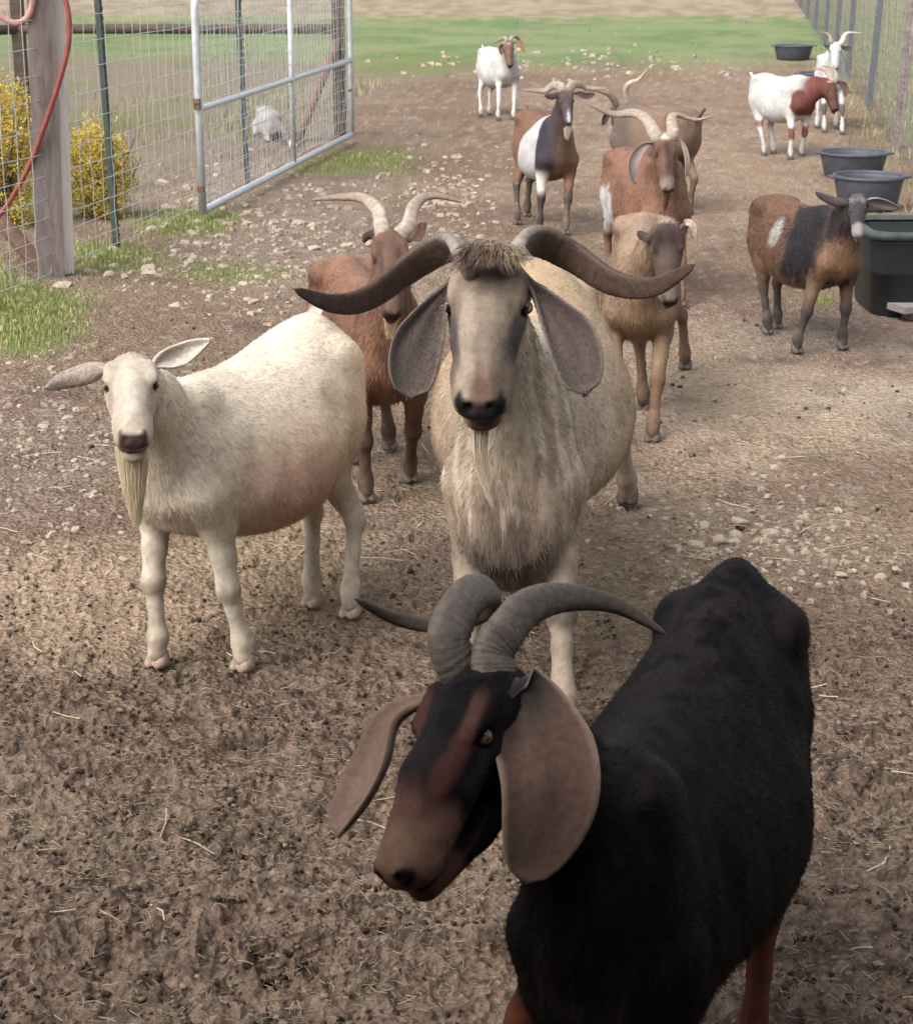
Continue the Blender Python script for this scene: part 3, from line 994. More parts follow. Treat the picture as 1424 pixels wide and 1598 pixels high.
def soil_height(p):
    x, Y = p[:, 0], p[:, 1]
    near = sstep(6.5, 4.2, Y)
    h = (vnoise(p, 1.1, 41, 3) - .5) * .030
    h += (vnoise(p, 7.0, 42, 3) - .5) * .022
    h += (np.abs(vnoise(p, 24.0, 43, 2) - .5) * 2 - .5) * (.004 + .020 * near)
    h += (vnoise(p, 60.0, 44, 1) - .5) * (.004 + .009 * near)
    return (h - .004) * sstep(60, 20, Y)
GC, _near = ground_zone(pp[:, 0], np.maximum(pp[:, 1], .5), GPY.ravel())
GH = soil_height(pp)
nr, ncol = GX.shape
ii, kk = np.meshgrid(np.arange(nr - 1), np.arange(ncol - 1), indexing='ij')
gq = np.stack([ii * ncol + kk, ii * ncol + kk + 1, (ii + 1) * ncol + kk + 1, (ii + 1) * ncol + kk], -1).reshape(-1, 4)
gme = mesh_arrays('ground', np.c_[pp, GH], gq)
set_color(gme, np.clip(GC, 0, 1))

# hoof prints trodden into the soil
rgh = np.random.default_rng(123)
_X, _Y = gme_xy = pp[:, 0], pp[:, 1]
DH = np.zeros(len(pp))
for _ in range(330):
    cy = 2.9 + 5.2 * rgh.random() ** 1.4
    cx = rgh.uniform(-.28, .28) * (cy + .2)
    a = rgh.normal(-1.3, .6)
    r0, r1 = np.searchsorted(rowY, cy - .09), np.searchsorted(rowY, cy + .09)
    sl = slice(r0 * ncol, r1 * ncol)
    dx, dy = _X[sl] - cx, _Y[sl] - cy
    u, v = dx * math.cos(a) + dy * math.sin(a), -dx * math.sin(a) + dy * math.cos(a)
    k = np.minimum(np.hypot(u / .034, (v - .014) / .014), np.hypot(u / .034, (v + .014) / .014))
    dep = rgh.uniform(.008, .018)
    DH[sl] += -dep * sstep(1.15, .7, k) + .4 * dep * sstep(.5, 0, np.abs(k - 1.5))
GH = GH + DH
gme.vertices.foreach_set('co', np.c_[pp, GH].astype(np.float32).ravel())
gme.update()

def ground_material():
    m, nt, b = newmat('soil')
    at = N(nt, 'ShaderNodeAttribute', attribute_name='tint')
    n1 = noise_node(nt, 34, 6, .72)
    n2 = noise_node(nt, 150, 3, .7)
    vo = N(nt, 'ShaderNodeTexVoronoi')
    vo.inputs['Scale'].default_value = 55
    tc = N(nt, 'ShaderNodeTexCoord')
    nt.links.new(tc.outputs['Object'], vo.inputs['Vector'])
    mr = N(nt, 'ShaderNodeMapRange')
    mr.inputs[1].default_value, mr.inputs[2].default_value, mr.inputs[3].default_value, mr.inputs[4].default_value = .28, .72, .52, 1.48
    nt.links.new(n1.outputs['Fac'], mr.inputs[0])
    mr2 = N(nt, 'ShaderNodeMapRange')
    mr2.inputs[1].default_value, mr2.inputs[2].default_value, mr2.inputs[3].default_value, mr2.inputs[4].default_value = .3, .7, .62, 1.36
    nt.links.new(n2.outputs['Fac'], mr2.inputs[0])
    mu = N(nt, 'ShaderNodeMath', operation='MULTIPLY')
    nt.links.new(mr.outputs[0], mu.inputs[0]); nt.links.new(mr2.outputs[0], mu.inputs[1])
    sc = N(nt, 'ShaderNodeVectorMath', operation='SCALE')
    nt.links.new(at.outputs['Color'], sc.inputs[0]); nt.links.new(mu.outputs[0], sc.inputs['Scale'])
    nt.links.new(sc.outputs[0], b.inputs['Base Color'])
    b.inputs['Roughness'].default_value = .92
    b.inputs['Specular IOR Level'].default_value = .12
    ad = N(nt, 'ShaderNodeMath', operation='ADD')
    nt.links.new(n1.outputs['Fac'], ad.inputs[0]); nt.links.new(vo.outputs['Distance'], ad.inputs[1])
    bump(nt, b, ad.outputs[0], 1.0, .022)
    return m
ground = link('ground', gme, ground_material())
ground['kind'] = 'structure'

def hz(x, Y):
    return soil_height(np.stack([np.atleast_1d(x), np.atleast_1d(Y)], -1).astype(float))

# ------------------------------------------------------------------ the open barn behind the camera, its roof shading the closest ground
barn = thing('barn', 'open barn whose low roof shades the closest ground', 'barn', (0, -3, 0))
M_TIN = simple('tin_roof', (.22, .21, .20), .5, .2, 6, .6)
M_BARNW = simple('barn_boards', (.16, .11, .075), .85, .3, 6, stretch=(1, 1, .1))
b_ = MB(); b_.box((0, -1.3, 2.62), (5.5, 2.1, .03)); b_.build('roof', M_TIN, barn, False, (0, -3, 0))
for sx in (-1, 1):
    b_ = MB(); b_.box((sx * 4.6, -1.6, 1.3), (.03, 1.7, 1.28)); b_.build('wall', M_BARNW, barn, False, (0, -3, 0))
b_ = MB(); b_.box((0, -3.3, 1.3), (4.6, .03, 1.28)); b_.build('wall', M_BARNW, barn, False, (0, -3, 0))

# ------------------------------------------------------------------ left fence
M_WIRE = simple('galvanised_wire', (.52, .52, .52), .45, .15, 40, .5, 0)
M_TUBE = simple('galvanised_tube', (.52, .54, .56), .42, .18, 14, .35, .1, .002)
M_TPOST = simple('green_steel', (.045, .065, .055), .6, .3, 20)
M_RUST = simple('rusty_steel', (.165, .10, .075), .8, .4, 30, .1, .4)
M_OLD = simple('grey_wood', (.165, .135, .125), .85, .35, 9, stretch=(4, 4, .5), bstr=.5)
M_PALE = simple('pale_wood', (.84, .79, .72), .8, .14, 9, stretch=(6, 6, .4), bstr=.4)
M_DARKW = simple('dark_rail', (.085, .062, .052), .85, .35, 12, stretch=(1, 4, 4), bstr=.4)

def along(pts):
    P = np.array(pts, float)
    d = np.r_[0, np.cumsum(np.linalg.norm(np.diff(P, axis=0), axis=1))]
    return lambda s: np.stack([np.interp(s, d, P[:, k]) for k in range(3)], -1), d[-1], d

def tpost(o, base, h, face, mat, parent_loc, studs=True, name='post', scale=1.0, lean=(0, 0)):
    m = MB()
    f = unit([face[0], face[1], 0]); s = np.array([-f[1], f[0], 0])
    up = unit([lean[0], lean[1], 1.0])
    ax = (s, f, up)
    c = np.asarray(base, float)
    m.box(c + up * h / 2, (.019 * scale, .004, h / 2 + .05), ax)
    m.box(c + up * h / 2 - f * .0185, (.004, .015, h / 2 + .05), ax)
    if studs:
        for z in np.arange(.08, h, .055):
            m.box(c + up * z + f * .0095, (.007, .006, .009), ax)
    return m.build(name, mat, o, False, parent_loc)

def woven(o, fn, L, heights, vstep, r, loc, name='wire_mesh', sag=.006, seed=0, sides=5, mat=None):
    rg = np.random.default_rng(seed)
    m = MB()
    n = max(int(L / .5), 2)
    s = np.linspace(0, L, n)
    wob = rg.normal(0, sag, (len(heights), n))
    hs = np.array(heights)
    for i, h in enumerate(hs):
        p = fn(s); p[:, 2] = h + wob[i]
        m.tube(p, r, sides, False)
    for q in np.arange(vstep * .5, L, vstep):
        p = fn(np.full(len(hs), q)); p[:, 2] = hs + [np.interp(q, s, wob[i]) for i in range(len(hs))]
        p[:, :2] += rg.normal(0, .004, (len(hs), 2))
        m.tube(p, r * .85, 4, False)
    w = m.build(name, mat or M_WIRE, o, True, loc)
    return w

post_base = G(90, 426)
tp1, tp2, corner = G(185, 387), G(389, 289), G(531, 211)
f_start = post_base + (post_base - tp1) * 2.2
fl = thing('wire_fence', 'woven wire fence on dark green steel posts left of the pen', 'fence', post_base)
fn, FL, fd = along([f_start, post_base + (.03, -.06, 0), tp1 + (.03, -.04, 0), tp2 + (.03, -.04, 0), corner])
woven(fl, fn, FL, [.04, .13, .23, .33, .44, .56, .68, .81, .95, 1.09, 1.23, 1.38, 1.52], .155, .0026, post_base, seed=2)
fdir = unit(tp1 - post_base); ffac = np.array([fdir[1], -fdir[0], 0])
for tb in (tp1, tp2):
    tpost(fl, tb, 1.6, ffac, M_TPOST, post_base, scale=1.05, lean=(-.02, 0))

wp = thing('wooden_post', 'thick grey wooden fence post with a red hose hung over it', 'post', post_base)
m = MB()
ax = (ffac, np.array([-ffac[1], ffac[0], 0]), np.array([0, 0, 1.0]))
pc = G(82, 431)
m.box(pc + (.022, 0, .95), (.074, .066, 1.05), (unit([1, .23, 0]), unit([-.23, 1, 0]), unit([.030, 0, 1])))
m.build('post', M_OLD, wp, False, post_base)
wb_ = thing('white_board', 'narrow pale board standing upright against the grey wooden post', 'board', G(109, 422))
m = MB()
m.box(G(109, 424) + (.022, -.03, .95), (.036, .03, 1.05), (unit([1, .23, 0]), unit([-.23, 1, 0]), unit([.028, 0, 1])))
m.build('board', M_PALE, wb_, False, G(109, 422))

br = thing('brace_pipe', 'rusty brown pipe leaning down to the foot of the grey wooden post', 'pipe', G(78, 440))
m = MB()
p0 = G(80, 437, -.05); p1 = W(-60, 270, p0[1] + .1)
m.tube(np.linspace(p0, p1, 8), .046, 14)
m.build('pipe', M_RUST, br, True, G(78, 440))

M_HOSE = simple('red_hose', (.25, .065, .055), .5, .25, 20, bstr=.1)
M_HOSE2 = simple('pink_hose', (.42, .22, .19), .5, .2, 20, bstr=.1)
Yp = pc[1] - .09
hs_ = thing('red_hose', 'long red hose looped over the grey post and trailing down to the ground', 'hose', W(100, 60, Yp))
m = MB()
m.tube(spline([W(92, -14, Yp + .1), W(99, -8, Yp - .02), W(107, 20, Yp - .03), W(107, 70, Yp - .03), W(92, 130, Yp - .03), W(72, 190, Yp - .02), W(52, 245, Yp), W(30, 290, Yp + .02), W(8, 325, Yp + .05), W(-40, 380, Yp + .05)], 50), .0145, 10)
m.build('hose', M_HOSE, hs_, True, W(100, 60, Yp))
h2 = thing('pink_hose', 'faded pink hose loop hanging beside the grey wooden post', 'hose', W(30, 20, Yp))
m = MB()
m.tube(spline([W(-30, -5, Yp), W(-5, 20, Yp), W(22, 36, Yp), W(42, 28, Yp), W(51, 5, Yp), W(52, -20, Yp), W(70, -40, Yp)], 40), .017, 10)
m.build('hose', M_HOSE2, h2, True, W(30, 20, Yp))

# the dark rail fence further off
rf = thing('rail_fence', 'dark wooden rail fence with a diagonal brace behind the metal gate', 'fence', corner)
Yc = corner[1]
m = MB(); m.box(corner + (0, 0, .72), (.055, .055, .78)); m.build('post', M_DARKW, rf, False, corner)
p30 = np.array([W(33, 100, Yc)[0], Yc, 0])
m = MB(); m.box(p30 + (0, 0, .72), (.055, .055, .78)); m.build('post', M_DARKW, rf, False, corner)
zr = W(300, 45, Yc)[2]
m = MB(); m.tube(np.linspace([p30[0], Yc - .02, zr], [corner[0], Yc - .02, zr], 10), .045, 10); m.build('rail', M_DARKW, rf, True, corner)
m = MB(); m.tube(np.linspace([p30[0], Yc - .02, zr], [p30[0] - 2.5, Yc - 1.4, zr - .1], 6), .045, 10); m.build('rail', M_DARKW, rf, True, corner)
m = MB(); m.tube(np.linspace(W(526, 66, Yc - .03), G(462, 222), 8), .045, 10); m.build('brace', M_RUST, rf, True, corner)

# the open gate
gl, gr_ = G(317, 334, .05), G(549, 213, .05)
gate = thing('metal_gate', 'galvanised tube gate with welded wire mesh, swung open along the fence', 'gate', gl)
gd_ = unit(gr_ - gl); GW = np.linalg.norm(gr_ - gl); GH_ = 1.40
def gp_(u, z):
    return gl + gd_ * (u * GW) + np.array([0, 0, z * GH_])
m = MB()
rc = .10
def corner_arc(u0, z0, a0, a1):
    return [gl + gd_ * (u0 + rc * math.cos(a)) + np.array([0, 0, z0 + rc * math.sin(a)]) for a in np.linspace(a0, a1, 7)]
path = [gp_(0, 0), gp_(0, .5)] + corner_arc(rc, GH_ - rc, math.pi, math.pi / 2) + corner_arc(GW - rc, GH_ - rc, math.pi / 2, 0) + [gp_(1, .5), gp_(1, 0)]
m.tube(path, .026, 12)
m.build('frame', M_TUBE, gate, True, gl)
m = MB(); m.tube([gp_(0, .015), gp_(.5, .015), gp_(1, .015)], .025, 12); m.build('bottom_rail', M_TUBE, gate, True, gl)
m = MB(); m.tube([gp_(0, .485), gp_(.5, .485), gp_(1, .485)], .022, 12); m.build('middle_rail', M_TUBE, gate, True, gl)
m = MB(); m.tube([gp_(.53, .02), gp_(.53, .5), gp_(.53, .99)], .022, 12); m.build('upright', M_TUBE, gate, True, gl)
for z in (.12, .5, .52):
    m = MB(); m.box(gp_(0, z) - gd_ * .03, (.02, .02, .02), (gd_, np.array([-gd_[1], gd_[0], 0]), np.array([0, 0, 1.]))); m.build('hinge', M_RUST, gate, False, gl)
m = MB(); m.tube([gp_(1, .30) - gd_ * .10 + (0, -.03, 0), gp_(1, .30) + gd_ * .03 + (0, -.03, 0)], .010, 8); m.build('latch', M_RUST, gate, True, gl)
gfn = lambda s: gl + gd_ * np.asarray(s)[:, None] + np.array([0, .012, 0])
woven(gate, gfn, GW, list(np.linspace(.08, GH_ - .06, 15) + gl[2]), .10, .0024, gl, seed=5)

# ------------------------------------------------------------------ right fence
rb = [G(1388, 230), G(1343, 168), G(1312, 120), G(1293, 92), G(1276, 68), G(1262, 46), G(1252, 28), G(1243, 12)]
d0 = rb[0] - rb[1]
r_near = rb[0] + unit(d0) * 9.0
# make the line straight, keep the photographed spacing
far_end = G(1236, -2)
A_, B_ = rb[0], far_end
dirR = unit(B_ - A_)
rpos = [A_ + dirR * np.dot(p - A_, dirR) for p in rb]
near_end = A_ - dirR * 7.5
rfence = thing('wire_fence', 'grey woven wire fence with steel posts along the tubs', 'fence', rb[0])
fnr, RL, _ = along([near_end, B_ + dirR * 14])
M_STEEL = simple('grey_steel', (.125, .135, .15), .55, .25, 14, .3, .1)
M_OLDST = simple('weathered_steel', (.24, .19, .175), .75, .4, 12, .1, .3)
M_WIRE2 = simple('old_wire', (.13, .135, .14), .55, .2, 40, .4, 0)
woven(rfence, fnr, RL, [.05, .14, .24, .35, .47, .60, .74, .88, 1.03, 1.18, 1.33], .22, .0024, rb[0], seed=9, sag=.01, mat=M_WIRE2)
for i, b in enumerate(rpos + [rpos[-1] + dirR * 5, rpos[-1] + dirR * 10]):
    big = i == 0
    tpost(rfence, b + np.array([.05, 0, 0]), 1.55, (-.35, -.9, 0), M_OLDST if big else M_STEEL, rb[0], scale=2.3 if big else 1.9, lean=(.045 if i < 2 else .02, 0))
tpost(rfence, A_ - dirR * 3.6 + np.array([.05, 0, 0]), 1.5, (-1, .15, 0), M_RUST, rb[0], scale=1.4)

# ------------------------------------------------------------------ tubs, trough, board
M_TUB = simple('black_rubber', (.060, .066, .082), .55, .25, 18, bstr=.15, spec=.4)
M_TANK = simple('dark_green_plastic', (.009, .012, .014), .45, .3, 14, bstr=.1, spec=.45)
M_TANKW = simple('dusty_rim', (.05, .058, .058), .6, .3, 20, bstr=.1)

def lathe(prof, n=40, c=(0, 0, 0), squash=1.0, rot=0.0):
    a = np.linspace(0, 2 * np.pi, n, endpoint=False)
    V = np.vstack([np.c_[r * np.cos(a + rot), squash * r * np.sin(a + rot), np.full(n, z)] for r, z in prof]) + np.asarray(c)
    q = []
    for i in range(len(prof) - 1):
        for k in range(n):
            q.append((i * n + k, i * n + (k + 1) % n, (i + 1) * n + (k + 1) % n, (i + 1) * n + k))
    return V, q

def tub(label, c, R, h, group, lean=0.0):
    o = thing('feed_tub', label, 'tub', c, group)
    m = MB()
    m.add(*lathe([(0.001, .004), (R * .74, .004), (R * .80, .02), (R * .93, h * .82), (R * .95, h * .9), (R * .90, h * .93), (R * .885, h * .82), (R * .76, .03), (0.001, .026)], 48))
    for q in (.35, .6):
        pass
    m.build('basin', M_TUB, o, True)
    m = MB()
    m.add(*lathe([(R * .93, h * .885), (R * .985, h * .90), (R, h * .93), (R, h * .99), (R * .97, h), (R * .93, h * .985), (R * .91, h * .93), (R * .93, h * .885)], 48))
    m.build('rim', M_TUB, o, True)
    for sx in (-1, 1):
        m = MB(); m.box((sx * R * 1.03, 0, h * .93), (R * .09, R * .22, .008)); m.build('handle', M_TUB, o, False)
    o.rotation_euler = (lean, 0, random.uniform(-.3, .3))
    return o

def tub_at(label, xl, xr, yrim, group, R=None, h=.21):
    """rim seen from xl to xr with its middle at yrim"""
    c = G((xl + xr) / 2, yrim, h)
    z = c[1] * math.cos(PITCH) + (CAM_H - h) * math.sin(PITCH)
    R = (xr - xl) / 2 * z / FPX
    return tub(label, (c[0], c[1], 0), R, h, group)
tub_at('round black rubber tub beside the rusty fence post, second from the trough', 1277, 1386, 236, 'round black tubs along the right fence', h=.20)
tub_at('round black rubber tub with side handles, nearest to the dark trough', 1299, 1412, 272, 'round black tubs along the right fence', h=.24)
tub_at('small round black tub standing alone at the edge of the grass', 1206, 1269, 70, 'round black tubs along the right fence', h=.22)
tub_at('black tub half hidden behind the white goat with the red brown head', 1244, 1312, 113, 'round black tubs along the right fence', h=.24)

tk_h = .42
c0 = G(1330, 480); c1 = G(1360, 364, tk_h); c2 = G(1352, 336, tk_h)
tx0 = c1[0]; ty0 = c1[1]; ty1 = c2[1]
tank = thing('water_trough', 'large dark green rectangular water trough at the right edge', 'trough', (tx0 + .6, ty0, 0))
def rrect(x0, x1, y0, y1, r, n=6):
    out = []
    for cx, cy, a in ((x1 - r, y1 - r, 0), (x0 + r, y1 - r, 90), (x0 + r, y0 + r, 180), (x1 - r, y0 + r, 270)):
        for k in range(n):
            t = math.radians(a + 90 * k / (n - 1))
            out.append((cx + r * math.cos(t), cy + r * math.sin(t)))
    return np.array(out)
def rings(rs, cap0=False, cap1=False):
    n = len(rs[0][0]); V = np.vstack([np.c_[p, np.full(n, z)] for p, z in rs]); q = []
    for i in range(len(rs) - 1):
        for k in range(n):
            q.append((i * n + k, i * n + (k + 1) % n, (i + 1) * n + (k + 1) % n, (i + 1) * n + k))
    t = []
    if cap1:
        V = np.vstack([V, V[-n:].mean(0)]); b = (len(rs) - 1) * n
        t = [(len(V) - 1, b + k, b + (k + 1) % n) for k in range(n)]
    return V, q, t
X0, X1, Y0_, Y1_ = tx0, tx0 + 1.25, ty0, max(ty1, ty0 + .62)
m = MB()
def R_(e, z, r=.10):
    return (rrect(X0 + e, X1 - e, Y0_ + e, Y1_ - e, r), z)
m.add(*rings([R_(.045, .0), R_(.04, .03), R_(.03, .20), R_(.024, .205), R_(.026, .22), R_(.012, .36), R_(.010, tk_h - .03), R_(.035, tk_h - .03), R_(.06, .06), R_(.10, .05)], cap1=True))
m.build('tank', M_TANK, tank, True, (tx0 + .6, ty0, 0))
m = MB()
m.add(*rings([R_(.012, tk_h - .04), R_(-.006, tk_h - .036), R_(-.010, tk_h - .01), R_(0, tk_h), R_(.03, tk_h), R_(.036, tk_h - .02)]))
m.build('rim', M_TANKW, tank, True, (tx0 + .6, ty0, 0))
M_WATER = simple('trough_water', (.012, .020, .018), .06, .1, 3, bstr=.03)
wv, wq, wt = rings([R_(.05, .31)], cap1=True)
wat = link('water', mesh_arrays('water', wv - np.array([tx0 + .6, ty0, 0]), np.array(wt)), M_WATER, tank)

bd = thing('plank', 'weathered grey plank lying on the soil before the dark trough', 'plank', G(1405, 500))
m = MB()
q0 = G(1376, 492); q1 = G(1470, 484)
dd = unit(q1 - q0); nn_ = np.array([-dd[1], dd[0], 0])
cpl = (q0 + q1) / 2 + np.array([0, 0, .055])
m.box(cpl - nn_ * .02, (np.linalg.norm(q1 - q0) / 2, .16, .016), (dd, nn_, np.array([0, 0, 1.0])))
m.build('board', simple('weathered_plank', (.25, .225, .21), .85, .3, 14, stretch=(1, 5, 5), bstr=.4), bd, False, G(1405, 500))
m = MB(); m.box(q0 + dd * .12 + (0, 0, .018), (.05, .14, .022), (dd, nn_, np.array([0, 0, 1.0]))); m.build('batten', M_OLD, bd, False, G(1405, 500))

# ------------------------------------------------------------------ yellow bushes
M_YEL = tinted('bush_leaf', .7, .15, 12, .3, 0)
def leaf_cloud(cen, rad, n, size, cols, seed, up=.3, flat=0.0, dens=.5):
    rg = np.random.default_rng(seed)
    d = rg.normal(0, 1, (n, 3)); d /= np.linalg.norm(d, axis=1, keepdims=True)
    r = rg.random(n) ** dens
    lump = .55 + .85 * vnoise(d * 1.6 + seed, 2.6, seed, 3)
    P = np.asarray(cen) + d * np.asarray(rad) * (r * lump)[:, None]
    P[:, 2] = np.abs(P[:, 2])
    keep = vnoise(P, 7.0, seed + 3, 2) > .36
    P = P[keep]; d = d[keep]; n = len(P)
    a = rg.normal(0, 1, (n, 3)) * (1, 1, .6) + d * .6; a[:, 2] += up; a /= np.linalg.norm(a, axis=1, keepdims=True)
    b = np.cross(a, rg.normal(0, 1, (n, 3))); b /= np.linalg.norm(b, axis=1, keepdims=True)
    L = size * rg.uniform(.6, 1.6, (n, 1)); w = L * .16
    V = np.stack([P, P + a * L * .5 + b * w, P + a * L, P + a * L * .5 - b * w], 1).reshape(-1, 3)
    q = np.arange(n * 4).reshape(-1, 4)
    k = vnoise(P, 4.0, seed + 9, 2)
    c = mix(cols[0], cols[1], sstep(.35, .65, k)) * rg.uniform(.75, 1.25, (n, 1))
    gr = rg.random(n) < .22
    c[gr] = np.array(cols[2]) * rg.uniform(.7, 1.2, (gr.sum(), 1))
    return V, q, np.repeat(c, 4, 0)
def bush(label, cpx, basepy, wpx, toppy, seed, n):
    b = G(cpx, basepy)
    z = b[1] * math.cos(PITCH) + CAM_H * math.sin(PITCH)
    R = wpx / 2 * z / FPX
    hgt = W(cpx, toppy, b[1])[2]
    o = thing('yellow_bush', label, 'bush', b, 'yellow bushes beyond the left fence')
    v, q, c = leaf_cloud((b[0], b[1], hgt * .45), (R, R, hgt * .60), n, .020, ((.60, .43, .085), (.50, .38, .09), (.32, .31, .10)), seed, dens=.62)
    me_ = mesh_arrays('foliage', v - b, q, False); set_color(me_, np.clip(c, 0, 1))
    link('foliage', me_, M_YEL, o)
    m = MB(); rg = np.random.default_rng(seed)
    for k in range(26):
        e = np.array([b[0] + rg.normal(0, R * .5), b[1] + rg.normal(0, R * .5), hgt * rg.uniform(.5, .95)])
        m.tube(spline([b + (rg.normal(0, .05), rg.normal(0, .05), 0), (b + e) / 2 + rg.normal(0, .04, 3), e], 6), np.linspace(.008, .003, 6), 5, False)
    m.build('stem', M_DARKW, o, True, b)
bush('tall golden yellow bush at the left edge beyond the wire fence', -2, 350, 150, 112, 3, 46000)
bush('smaller golden yellow bush between the grey post and the dark green fence post', 158, 338, 108, 196, 8, 30000)

# ------------------------------------------------------------------ grass and weeds
M_GRASS = tinted('grass_blade', .7, .15, 10, .25, 0)
def blades(P, h, w, cols, seed, lean=.5):
    rg = np.random.default_rng(seed)
    n = len(P)
    az = rg.uniform(0, 2 * np.pi, n)
    dr = np.stack([np.cos(az), np.sin(az), np.zeros(n)], 1)
    sd = np.stack([-np.sin(az), np.cos(az), np.zeros(n)], 1)
    H = (np.broadcast_to(h, (n,)) * rg.uniform(.5, 1.3, n))[:, None]
    ln = lean * rg.uniform(.1, 1.2, (n, 1))
    up = np.array([0, 0, 1.0])
    w_ = np.broadcast_to(w, (n,))[:, None] * rg.uniform(.7, 1.2, (n, 1))
    mid = P + up * H * .6 + dr * H * ln * .3
    tip = P + up * H + dr * H * ln
    V = np.stack([P - sd * w_, P + sd * w_, mid + sd * w_ * .6, mid - sd * w_ * .6, tip], 1).reshape(-1, 3)
    b = np.arange(n)[:, None] * 5
    q = b + np.array([[0, 1, 2, 3]]); t = b + np.array([[3, 2, 4]])
    m_ = rg.random((n, 1))
    c = np.asarray(cols[0]) * (1 - m_) + np.asarray(cols[1]) * m_
    dry = rg.random(n) < cols[3]
    c[dry] = np.asarray(cols[2]) * rg.uniform(.8, 1.2, (dry.sum(), 1))
    c = np.repeat(c, 5, 0)
    return V, q, t, c
def scatter_px(n, cx, cy, rx, ry, rg):
    a = rg.normal(0, .5, (n, 2)); a = a[np.abs(a).max(1) < 1.2]
    P = np.array([G(cx + rx * u, cy + ry * v) for u, v in a])
    return P
rg = np.random.default_rng(77)
green = ((.16, .205, .06), (.26, .30, .10), (.42, .36, .20), .28)
Vs, Qs, Ts, Cs, off = [], [], [], [], 0
def put(v, q, t, c):
    global off
    Vs.append(v); Qs.append(q + off); Ts.append(t + off); Cs.append(c); off += len(v)
def flush(name, mat):
    global Vs, Qs, Ts, Cs, off
    me_ = mesh_arrays(name, np.vstack(Vs), [np.vstack(Qs), np.vstack(Ts)], False)
    set_color(me_, np.clip(np.vstack(Cs), 0, 1))
    o = link(name, me_, mat); o['kind'] = 'stuff'
    Vs, Qs, Ts, Cs, off = [], [], [], [], 0
    return o
for (cx, cy, rx, ry, n, h) in ((30, 490, 110, 55, 5200, .055), (-10, 440, 60, 40, 1400, .07), (170, 400, 90, 26, 2000, .07), (295, 345, 85, 22, 2600, .06), (350, 425, 95, 18, 900, .035),
                               (560, 252, 90, 20, 1800, .05), (470, 262, 60, 14, 700, .06), (1278, 470, 20, 8, 160, .06), (250, 362, 40, 14, 600, .05)):
    P = scatter_px(n, cx, cy, rx, ry, rg)
    P[:, 2] = hz(P[:, 0], P[:, 1])
    put(*blades(P[: int(len(P) * .75)], h * .5, .0030, green, 100 + int(cx)))
flush('grass', M_GRASS)
# the far lawn
n = 6000
Yf = rg.uniform(28.0, 48, n); xf = rg.uniform(-.30, .27, n) * Yf
k = vnoise(np.stack([xf, Yf], 1), .35, 5, 2) + .25 * sstep(28, 31, Yf) > .52
P = np.stack([xf[k], Yf[k], np.zeros(k.sum())], 1)
k = k[:0]; P = P[:400]; put(*blades(P, .03, .016, ((.17, .22, .058), (.245, .29, .085), (.34, .32, .15), .3), 9, 1.2))
flush('grass', M_GRASS)
# dry weeds beyond the left fence and along the right fence
dryc = ((.30, .25, .15), (.38, .31, .20), (.16, .19, .075), .35)
n = 4200
Yw = rg.uniform(11.0, 24, n); xw = -3.0 + (Yw - 10.0) * .18 - .25 - np.abs(rg.normal(0, 1.6, n))
k = vnoise(np.stack([xw, Yw], 1), 1.1, 6, 2) > .47
P = np.stack([xw[k], Yw[k], np.zeros(k.sum())], 1)
put(*blades(P, .13, .004, dryc, 12, .7))
n = 1000
s = rg.random(n) * 22 - 6.5
P = A_ + dirR * s[:, None] + np.array([1.0, 0, 0]) * np.clip(rg.normal(.05, .22, n), -.35, 1.2)[:, None]; P[:, 2] = 0
put(*blades(P, .08, .0045, ((.33, .31, .15), (.42, .37, .22), (.20, .25, .09), .4), 13, .7))
P = A_ + dirR * (rg.random(5000) * 24 - 6.5)[:, None] + np.array([1.0, 0, 0]) * rg.uniform(.2, 3.5, 5000)[:, None]; P[:, 2] = 0
put(*blades(P, .04, .006, ((.33, .31, .15), (.42, .37, .22), (.20, .25, .09), .3), 14, .8))
flush('dry_weeds', M_GRASS)

# ------------------------------------------------------------------ small litter on the soil
def crumbs(P, size, cols, seed, squash=.7, elong=1.2):
    """little faceted lumps, 12 triangles each"""
    rg = np.random.default_rng(seed)
    n = len(P)
    base = np.array([(-1, -1, -1), (1, -1, -1), (1, 1, -1), (-1, 1, -1), (-1, -1, 1), (1, -1, 1), (1, 1, 1), (-1, 1, 1)], float)
    base[:4] *= (.8, .8, 1); base[4:] *= (.62, .62, 1)
    q0 = np.array([(3, 2, 1, 0), (4, 5, 6, 7), (0, 1, 5, 4), (1, 2, 6, 5), (2, 3, 7, 6), (3, 0, 4, 7)])
    s = (np.broadcast_to(size, (n,)) * rg.uniform(.4, 1.6, n))[:, None, None]
    B = base[None] * (1 + rg.normal(0, .2, (n, 8, 3))) * np.array([elong, 1, squash])
    a = rg.uniform(0, 2 * np.pi, n); ca, sa = np.cos(a)[:, None], np.sin(a)[:, None]
    X = B[..., 0] * ca - B[..., 1] * sa; Yy = B[..., 0] * sa + B[..., 1] * ca
    V = np.stack([X, Yy, B[..., 2]], -1) * s * .5 + P[:, None, :]
    V[..., 2] += s[..., 0] * .5 * squash * .55
    q = (np.arange(n)[:, None, None] * 8 + q0[None]).reshape(-1, 4)
    m_ = rg.random((n, 1))
    c = np.asarray(cols[0]) * (1 - m_) + np.asarray(cols[1]) * m_
    return V.reshape(-1, 3), q, np.repeat(c, 8, 0)
M_BIT = tinted('soil_crumb', .85, .15, 60, .3, .3, .003)
